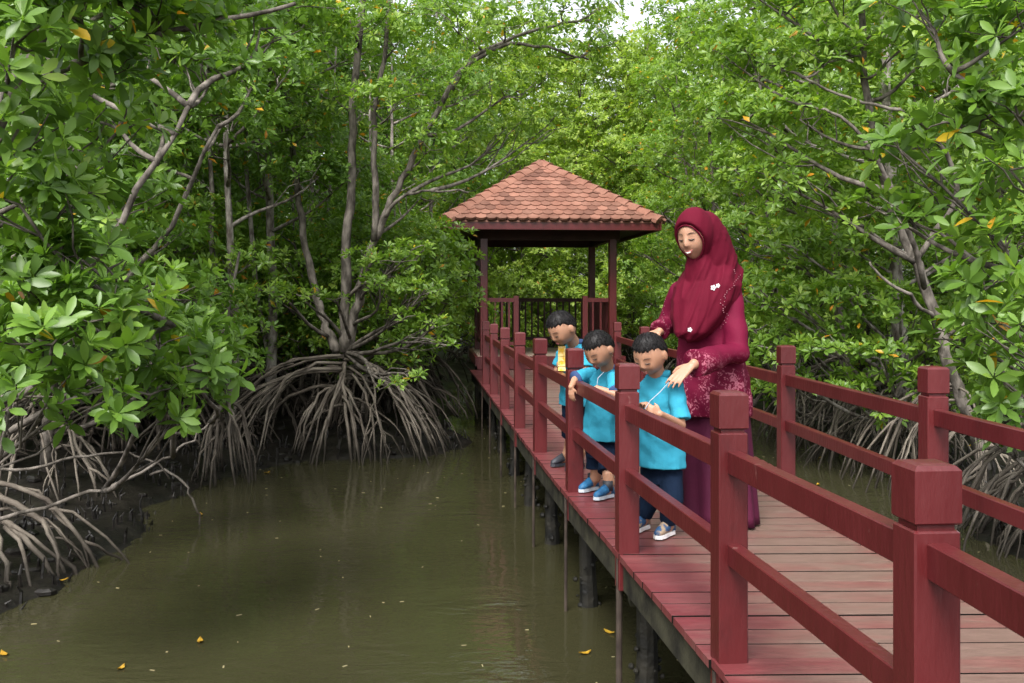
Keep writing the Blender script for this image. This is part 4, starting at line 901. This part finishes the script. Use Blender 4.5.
def shoe(root, c, yaw, L, mt, sole, name='shoe'):
    c = V(c); R = Matrix.Rotation(yaw, 3, 'Z'); m = MB()
    prof = [(-.5, .19, .0), (-.42, .25, .36), (-.2, .26, .46), (.05, .27, .36), (.28, .29, .24), (.44, .22, .17), (.5, .1, .08)]
    m2 = MB()
    vs = []; n = 12
    for x, wd, h in prof:
        for k in range(n):
            a = 2 * math.pi * k / n; z = (math.sin(a) * .5 + .5) * (h + .04)
            vs.append(R @ V((x * L, math.cos(a) * wd * .62 * L * (1 - .25 * max(0, math.sin(a))), .1 * L + z * L)) + c)
    fs = [tuple(range(n)), tuple(reversed([(len(prof) - 1) * n + k for k in range(n)]))]
    for i in range(len(prof) - 1):
        for k in range(n): j = (k + 1) % n; fs.append((i * n + j, i * n + k, (i + 1) * n + k, (i + 1) * n + j))
    m.add(vs, fs); so = m.build(name, mt, root, True)
    ring = [(R @ V((x * L * 1.04, y * L, 0))) for x, y in [(-.5, .06), (-.42, .14), (-.1, .13), (.2, .18), (.42, .15), (.51, .04), (.51, -.04), (.42, -.15), (.2, -.18), (-.1, -.13), (-.42, -.14), (-.5, -.06)]]
    k = len(ring); m2.add([c + p + V((0, 0, .004)) for p in ring] + [c + p * .98 + V((0, 0, .14 * L)) for p in ring], [tuple(reversed(range(k))), tuple(range(k, 2 * k))] + [(i, (i + 1) % k, k + (i + 1) % k, k + i) for i in range(k)])
    m2.build('sole', sole, so)
    return so

def boy(label, J, fd, hs, pitch, roll, seed, shoe_m, sole_m, shorts=False, cuff=False, socks=False, width=1.0):
    """J: joints in world space. fd: facing direction. hs: head scale."""
    fd = V((*fd, 0)).normalized(); side = fd.cross(V((0, 0, 1)))       # side = the boy's right
    gf = (J['footL'] + J['footR']) / 2; root = empty('person', (gf.x, gf.y, DECK)); tag(root, label, 'child')
    yaw = math.atan2(side.y, side.x); R = head_frame(fd, pitch, roll)
    b = MB(); f = head(b, J['head'], R, hs)
    nb = J['neck']; b.cap(J['head'] + R @ V((0, -.015, -.05 * hs)), .038 * hs, nb - V((0, 0, .03)), .043 * hs)
    b.cap(nb - V((0, 0, .06)), .05, J['hip'], .06)
    for s_ in 'LR':
        sh, el, wr = J['sh' + s_], J['el' + s_], J['wr' + s_]
        b.cap(sh, .029, el, .023); b.cap(el, .024, wr, .0165)
        hand(b, wr, J.get('hd' + s_, wr - el), J.get('bk' + s_, V((0, 0, 1))), .096, J.get('cu' + s_, .5), s_ == 'L')
        kn, ft = J['kn' + s_], J['foot' + s_]
        hp = J['hip'] + side * (.045 if s_ == 'R' else -.045)
        b.cap(hp, .044, kn, .034); b.cap(kn, .034, kn.lerp(ft, .35) - fd * .008, .035); b.cap(kn.lerp(ft, .35) - fd * .008, .034, V((ft.x, ft.y, DECK + .05)), .024); b.cap(V((ft.x, ft.y, DECK + .045)), .024, V((ft.x, ft.y, DECK + .04)) + fd * .07, .02)
    b.fuse('body', M_SKIN_K, root, .0042, 2)
    face(root, J['head'], R, hs, f, True); hair(root, J['head'], R, hs, f, seed)
    # shirt
    m = MB(); ch, hm = J['chest'], J['hem']; wq = width
    tz = nb.z - .012
    rings = [(V((hm.x, hm.y, hm.z)), .122 * wq, .098 * wq, yaw, .035, seed), (hm.lerp(ch, .35), .116 * wq, .094 * wq, yaw, .02, seed), (hm.lerp(ch, .8), .108 * wq, .084 * wq, yaw, .008), (ch, .110 * wq, .080 * wq, yaw), (V((ch.x * .5 + nb.x * .5, ch.y * .5 + nb.y * .5, (ch.z + tz) / 2 + .01)), .108 * wq, .07 * wq, yaw), (V((nb.x, nb.y, tz)), .058, .05, yaw)]
    m.loft(rings, 36)
    for s_ in 'LR':
        sh, el = J['sh' + s_], J['el' + s_]; q = J.get('slv', .8)
        m.ball(sh, .046); m.tube([sh, sh.lerp(el, q * .6), sh.lerp(el, q)], [.045, .046, .049], 18)
    m.fuse('shirt', M_CYAN, root, .005, 2, lambda p: .0075 * mnoise.noise(V((p.x * 14, p.y * 14, p.z * 8 + seed))) + .003 * mnoise.noise(p * 30) + .002 * math.sin(p.z * 70 + p.x * 30 + 3 * math.sin(p.x * 20)))
    m = MB(); m.loft([(V((nb.x, nb.y, tz - .006)) - fd * .004, .062, .054, yaw), (V((nb.x, nb.y, tz + .024)) - fd * .008, .056, .050, yaw)], 28)
    m.build('collar', M_NAVY2 if seed != 2 else M_CYAN, root, True)
    if cuff:
        for s_ in 'LR':
            sh, el = J['sh' + s_], J['el' + s_]; a = sh.lerp(el, J.get('slv', .8) - .02); MB().tube([a, a + (el - sh).normalized() * .014], [.052, .052], 18).build('cuff', M_NAVY2, root, True)
    # trousers
    m = MB(); hp = J['hip']; m.loft([(V((hp.x, hp.y, hp.z - .06)), .098 * wq, .078 * wq, yaw), (V((hp.x, hp.y, hp.z + .06)), .10 * wq, .08 * wq, yaw)], 28)
    for s_ in 'LR':
        hq = hp + side * (.048 if s_ == 'R' else -.048); kn, ft = J['kn' + s_], J['foot' + s_]
        e = hq.lerp(kn, .92) if shorts else V((ft.x, ft.y, DECK + .075))
        m.tube([hq - V((0, 0, 0)), kn if not shorts else hq.lerp(kn, .5), e], [.062, .056, .062 if shorts else .043], 16)
    m.fuse('shorts' if shorts else 'trousers', M_NAVY, root, .005, 2, lambda p: .003 * mnoise.noise(p * 22))
    for s_ in 'LR':
        ft = J['foot' + s_]; sy = math.atan2(fd.y, fd.x) + J.get('toe' + s_, 0)
        d = V((math.cos(sy), math.sin(sy), 0)); shoe(root, V((ft.x, ft.y, DECK + .004)) + d * .035, sy, .155, shoe_m, sole_m)
        if socks: MB().tube([V((ft.x, ft.y, DECK + .05)), V((ft.x, ft.y, DECK + .105))], [.031, .030], 14).build('sock', M_BLACK, root, True)
    return root, R, f

# boy beside the woman
d = 4.6
J = dict(head=at(650, 354, 4.55), neck=at(658, 373, 4.63), chest=at(660, 400, 4.64), hem=at(661, 466, 4.62), hip=at(661, 470, 4.64),
         shL=at(675, 388, 4.56), elL=at(681, 425, 4.5), wrL=at(660, 414, 4.36), shR=at(645, 390, 4.78), elR=at(638, 420, 4.76), wrR=at(640, 408, 4.62),
         knL=at(672, 500, 4.56), knR=at(651, 497, 4.72), footL=V((.76, 4.62, DECK)), footR=V((.655, 4.74, DECK)), cuL=.9, cuR=.9, hdL=V((-.6, -.1, .35)), bkL=V((0, -1, .2)), hdR=V((.2, -.6, .5)), slv=.85)
r1, R1, f1 = boy('smallest boy in a cyan polo shirt with the woman\'s hand on his shoulder', J, (-.62, -.78), .98, .56, 0, 2, mat('sandal_blue', (.02, .07, .16), .6, .4, (.30, .22, .15), 25, lo=.5, hi=.58), M_WHITE)
MB().tube([at(670, 381, 4.50), at(660, 392, 4.44), at(650, 401, 4.38), at(645, 409, 4.33)], .0020, 8).build('lanyard', M_CORD, r1, True)
# boy leaning on the rail in the middle
J = dict(head=at(599, 349, 5.46), neck=at(608, 367, 5.58), chest=at(603, 396, 5.60), hem=at(601, 440, 5.62), hip=at(601, 447, 5.64),
         shL=at(614, 379, 5.46), elL=at(617, 395, 5.32), wrL=at(597, 388, 5.36), shR=at(589, 374, 5.66), elR=at(575, 380, 5.60), wrR=at(571, 387, 5.53),
         knL=at(608, 474, 5.52), knR=at(596, 470, 5.68), footL=V((.555, 5.50, DECK)), footR=V((.485, 5.72, DECK)), cuL=.9, cuR=.5, hdL=V((-1, .1, -.45)), bkL=V((-.2, -.6, 1)), hdR=V((.05, -.05, -1)), bkR=V((-.6, -1, 0)), slv=.86)
r2, R2, f2 = boy('middle boy in cyan shirt, navy shorts and blue trainers, forearms hung over the rail', J, (-.72, -.68), 1.04, .70, 0, 3, M_BLUE, mat('pale_sole', (.4, .45, .5), .6), shorts=True, cuff=True, socks=True, width=1.02)
MB().tube([at(604, 372, 5.44), at(598, 378, 5.40), at(596, 392, 5.42), at(597, 404, 5.47)], .0020, 8).build('lanyard', M_CORD, r2, True)
# boy farthest along the rail
J = dict(head=at(562, 328, 6.22), neck=at(575, 341, 6.36), chest=at(576, 358, 6.39), hem=at(575, 405, 6.44), hip=at(575, 412, 6.46),
         shL=at(586, 353, 6.28), elL=at(586, 378, 6.2), wrL=at(574, 374, 6.12), shR=at(562, 356, 6.46), elR=at(556, 374, 6.44), wrR=at(561, 368, 6.34),
         knL=at(582, 440, 6.40), knR=at(570, 438, 6.56), footL=V((.45, 6.42, DECK)), footR=V((.36, 6.58, DECK)), cuL=.7, cuR=.8, hdL=V((-1, -.1, -.1)), hdR=V((-.3, -.4, .2)), bkR=V((-.6, -.6, .3)), slv=.6)
r3, R3, f3 = boy('farthest boy in a cyan shirt, head bowed over a yellow strip in his hand', J, (-.80, -.60), 1.09, .66, 0, 4, M_BLACK, M_BLACK, shorts=True, width=1.02)
m = MB(); a, b_ = at(561.5, 371, 6.28), at(562, 346, 6.26); u = (b_ - a).normalized()
for k in range(5):
    p_ = a.lerp(b_, (k + .5) / 5) + V((rd.uniform(-.003, .003), 0, 0)); m.box(p_, (.024 + .002 * (k % 2), .004, .0165), Matrix.Rotation(.08 * (k % 3 - 1), 3, 'X'))
tag(m.build('card_strip', M_YEL), 'crinkled yellow strip held upright in the farthest boy\'s hand', 'card')

# the woman
WB = V((1.045, 4.9, DECK)); wr = empty('person', WB); tag(wr, 'smiling woman in a crimson headscarf and long maroon dress, bending her head to the boys', 'woman')
fd = V((-.66, -.75, 0)).normalized(); side = fd.cross(V((0, 0, 1))); yaw = math.atan2(side.y, side.x)
HC = at(695, 236, 4.80); RW = head_frame((-.62, -.785), .28, .05); S = 1.12
b = MB(); fw = head_fn(S, False); b.ball(HC, 1, RW, 44, 34, fw)
b.cap(HC + RW @ V((0, -.02, -.07)), .05, at(706, 275, 4.88), .055); b.cap(at(706, 280, 4.88), .08, at(712, 400, 4.92), .11)
LS, LE, LWr = at(731, 291, 4.84), at(736, 352, 4.72), at(694, 364, 4.52)
RS, RE, RWr = at(678, 293, 5.02), at(669, 322, 5.08), at(660, 331, 5.0)
b.cap(LS, .045, LE, .036); b.cap(LE, .036, LWr, .025); b.cap(RS, .045, RE, .036); b.cap(RE, .034, RWr, .024)
hand(b, LWr + (at(682, 371, 4.50) - LWr) * .25, at(669, 385, 4.45) - LWr, V((-.1, -.55, .85)), .158, .30, True, .16)
hand(b, RWr, V((-.8, -.3, -.3)), V((0, -.3, 1)), .15, .5, False)
for sx in (-.07, .07):
    hp = V((1.045, 4.93, DECK + .78)) + side * sx; b.cap(hp, .07, hp - V((0, 0, .7)), .04); b.cap(hp - V((0, 0, .73)), .032, hp - V((0, 0, .75)) + fd * .12, .025)
b.fuse('body', M_SKIN, wr, .005, 2)
face(wr, HC, RW, S, fw, False, True)
# scarf: one fused cloth, head shell set back so that the face shows, hanging to the chest
m = MB()
def inface(d):
    return (d.x / .84) ** 2 + ((d.z + .15) / .74) ** 2 if d.y > 0 else 9
def shell(d):
    k = max(0, min(1, (inface(d) - .86) / .28)); k = k * k * (3 - 2 * k)
    return fw(d) + d * (-.022 + .040 * k) + V((0, -.012 * (1 - max(0, d.y)), .006))
m.ball(HC, 1, RW, 80, 60, shell)
def N(px, py, d_, rx, ry, fa=0, ph=0, yw=yaw, back=0.): return (at(px, py, d_) - fd * back, rx, ry, yw, fa, ph)
m.cap(HC + RW @ V((0, .0, -.115)), .062, at(704, 292, 4.84), .10); m.ball(at(704, 236, 4.85), (.104, .104, .128)); m.cap(at(709, 240, 4.86), .105, at(720, 278, 4.90), .12)
m.loft([N(689, 343, 4.74, .012, .012), N(690, 339, 4.76, .045, .055, .04, .8), N(693, 332, 4.79, .085, .11, .04, 1), N(699, 316, 4.84, .137, .15, .05, 1.3), N(703, 300, 4.87, .172, .160, .05, 1.5), N(706, 286, 4.88, .178, .145, .045, 1.7), N(709, 275, 4.88, .150, .122, .045, 2), N(709, 266, 4.87, .122, .102, .04, 2.2, back=.02), N(709, 256, 4.86, .10, .085, .03, 2.4, back=.045)], 72)
def fnf(p):
    k = max(0, min(1, (DECK + 1.40 - p.z) / .1))
    a = mnoise.noise(V(((p.x * .94 - p.z * .35) * 22, p.y * 6, (p.x * .35 + p.z * .94) * 3.2)))
    return (.030 * (.32 - abs(a))) * (.18 + .82 * k)
scarf = m.fuse('headscarf', M_HIJAB, wr, .005, 2, fnf)
pts = []
for k in range(33):
    a = 2 * math.pi * k / 32; x, z = .83 * math.sin(a), .735 * math.cos(a) - .15
    dd = V((x, math.sqrt(max(.02, 1 - x * x - z * z)), z)).normalized(); pts.append(HC + RW @ (fw(dd) + dd * .006))
m = MB(); m.tube(pts, .0045, 8, False); m.build('scarf_edge', M_HIJAB, wr, True)
# tunic with wide sleeves
m = MB()
m.loft([N(712, 414, 4.93, .215, .175, .04, 0), N(712, 395, 4.93, .208, .168, .035, .3), N(711, 365, 4.93, .188, .150, .02, .6), N(709, 340, 4.92, .172, .135), N(707, 315, 4.91, .170, .132), N(706, 298, 4.91, .172, .118), N(706, 285, 4.91, .150, .09), N(706, 276, 4.90, .07, .06)], 48)
for (a_, e_, w_, rs) in ((LS, LE, LWr, (.062, .060, .062, .072)), (RS, RE, RWr, (.058, .056, .054, .056))):
    m.ball(a_, rs[0]); m.tube([a_, a_.lerp(e_, .5), e_, e_.lerp(w_, .5), e_.lerp(w_, .98)], [rs[0], rs[1], rs[1] + .002, rs[2], rs[3]], 20)
    m.ball(e_, rs[1] + .001)
tun = m.fuse('tunic', M_TUNIC, wr, .006, 3, lambda p: .014 * mnoise.noise(V((p.x * 9, p.y * 9, p.z * 4.5))) + .0025 * math.sin(p.z * 48 + p.x * 26 + 3 * math.sin(p.x * 13)))
me = tun.data; a = me.attributes.new('floral', 'FLOAT', 'POINT'); vals = []
for v in me.vertices:
    p_ = v.co + WB; k = max(0, min(1, (DECK + .90 - p_.z) / .12)); k = max(k, max(0, 1 - (p_ - LWr).length / .15) * 1.6, max(0, 1 - (p_ - RWr).length / .12)); vals.append(min(1, k))
a.data.foreach_set('value', vals)
m = MB(); rr = []
for i in range(14):
    t = i / 13; z = .012 + (.62 - .012) * t; rr.append((V((1.045 + .03 * (1 - t), 4.93, DECK + z)), .212 - .025 * t, .165 - .02 * t, yaw, .085 * (1 - t) + .02, .8))
m.loft(rr, 96); m.build('skirt', M_SKIRT, wr, True)
def flower(c, r, parent=wr):
    m = MB()
    for k in range(5):
        a = 2 * PI * k / 5; m.ball(V(c) + V((math.cos(a) * r, -.002, math.sin(a) * r)), (r * .62, r * .3, r * .62), None, 8, 6)
    m.ball(V(c) + V((0, -.006, 0)), r * .35, None, 8, 6); m.build('brooch', M_WHITE, parent, True)
from mathutils.bvhtree import BVHTree
def on_surface(objs, px, py, near=4.8):
    """the point of the cloth in front of the wearer at that height, found by a ray against the modelled cloth"""
    best = None
    for o in objs:
        t = BVHTree.FromPolygons([v.co + WB for v in o.data.vertices], [tuple(q.vertices) for q in o.data.polygons])
        org = V(cam.location); d = (at(px, py, near) - org).normalized(); h = t.ray_cast(org, d)
        if h[0] is not None and (best is None or h[3] < best[1]): best = (h[0] + h[1] * .003, h[3])
    return best[0] if best else None
for px, py, r_ in ((713, 288, .009), (718, 286, .007), (690, 330, .0075), (672, 280, .006)):
    q = on_surface([scarf, tun], px, py)
    if q is not None: flower(q, r_)
m = MB(); rb_ = random.Random(8)
for i in range(34):
    t = i / 33; px = 735 - 15 * t + 5 * math.sin(t * 9) + rb_.uniform(-2.5, 2.5); py = 270 + 58 * t
    q = on_surface([scarf, tun], px, py)
    if q is not None: m.ball(q, rb_.uniform(.002, .0036), None, 6, 4)
for i in range(20):
    q = on_surface([scarf, tun], 664 + rb_.uniform(-2, 2), 285 + 40 * i / 19)
    if q is not None: m.ball(q, rb_.uniform(.002, .004), None, 6, 4)
if m.v: m.build('embroidery', mat('pink_beads', (.26, .085, .11), .5), wr, True)
sh = shoe(wr, V((1.02, 4.93, DECK + .004)), math.atan2(fd.y, fd.x), .20, M_BLACK, M_BLACK); shoe(wr, V((1.12, 4.88, DECK + .004)), math.atan2(fd.y, fd.x), .20, M_BLACK, M_BLACK)

bpy.data.scenes.remove(FS)
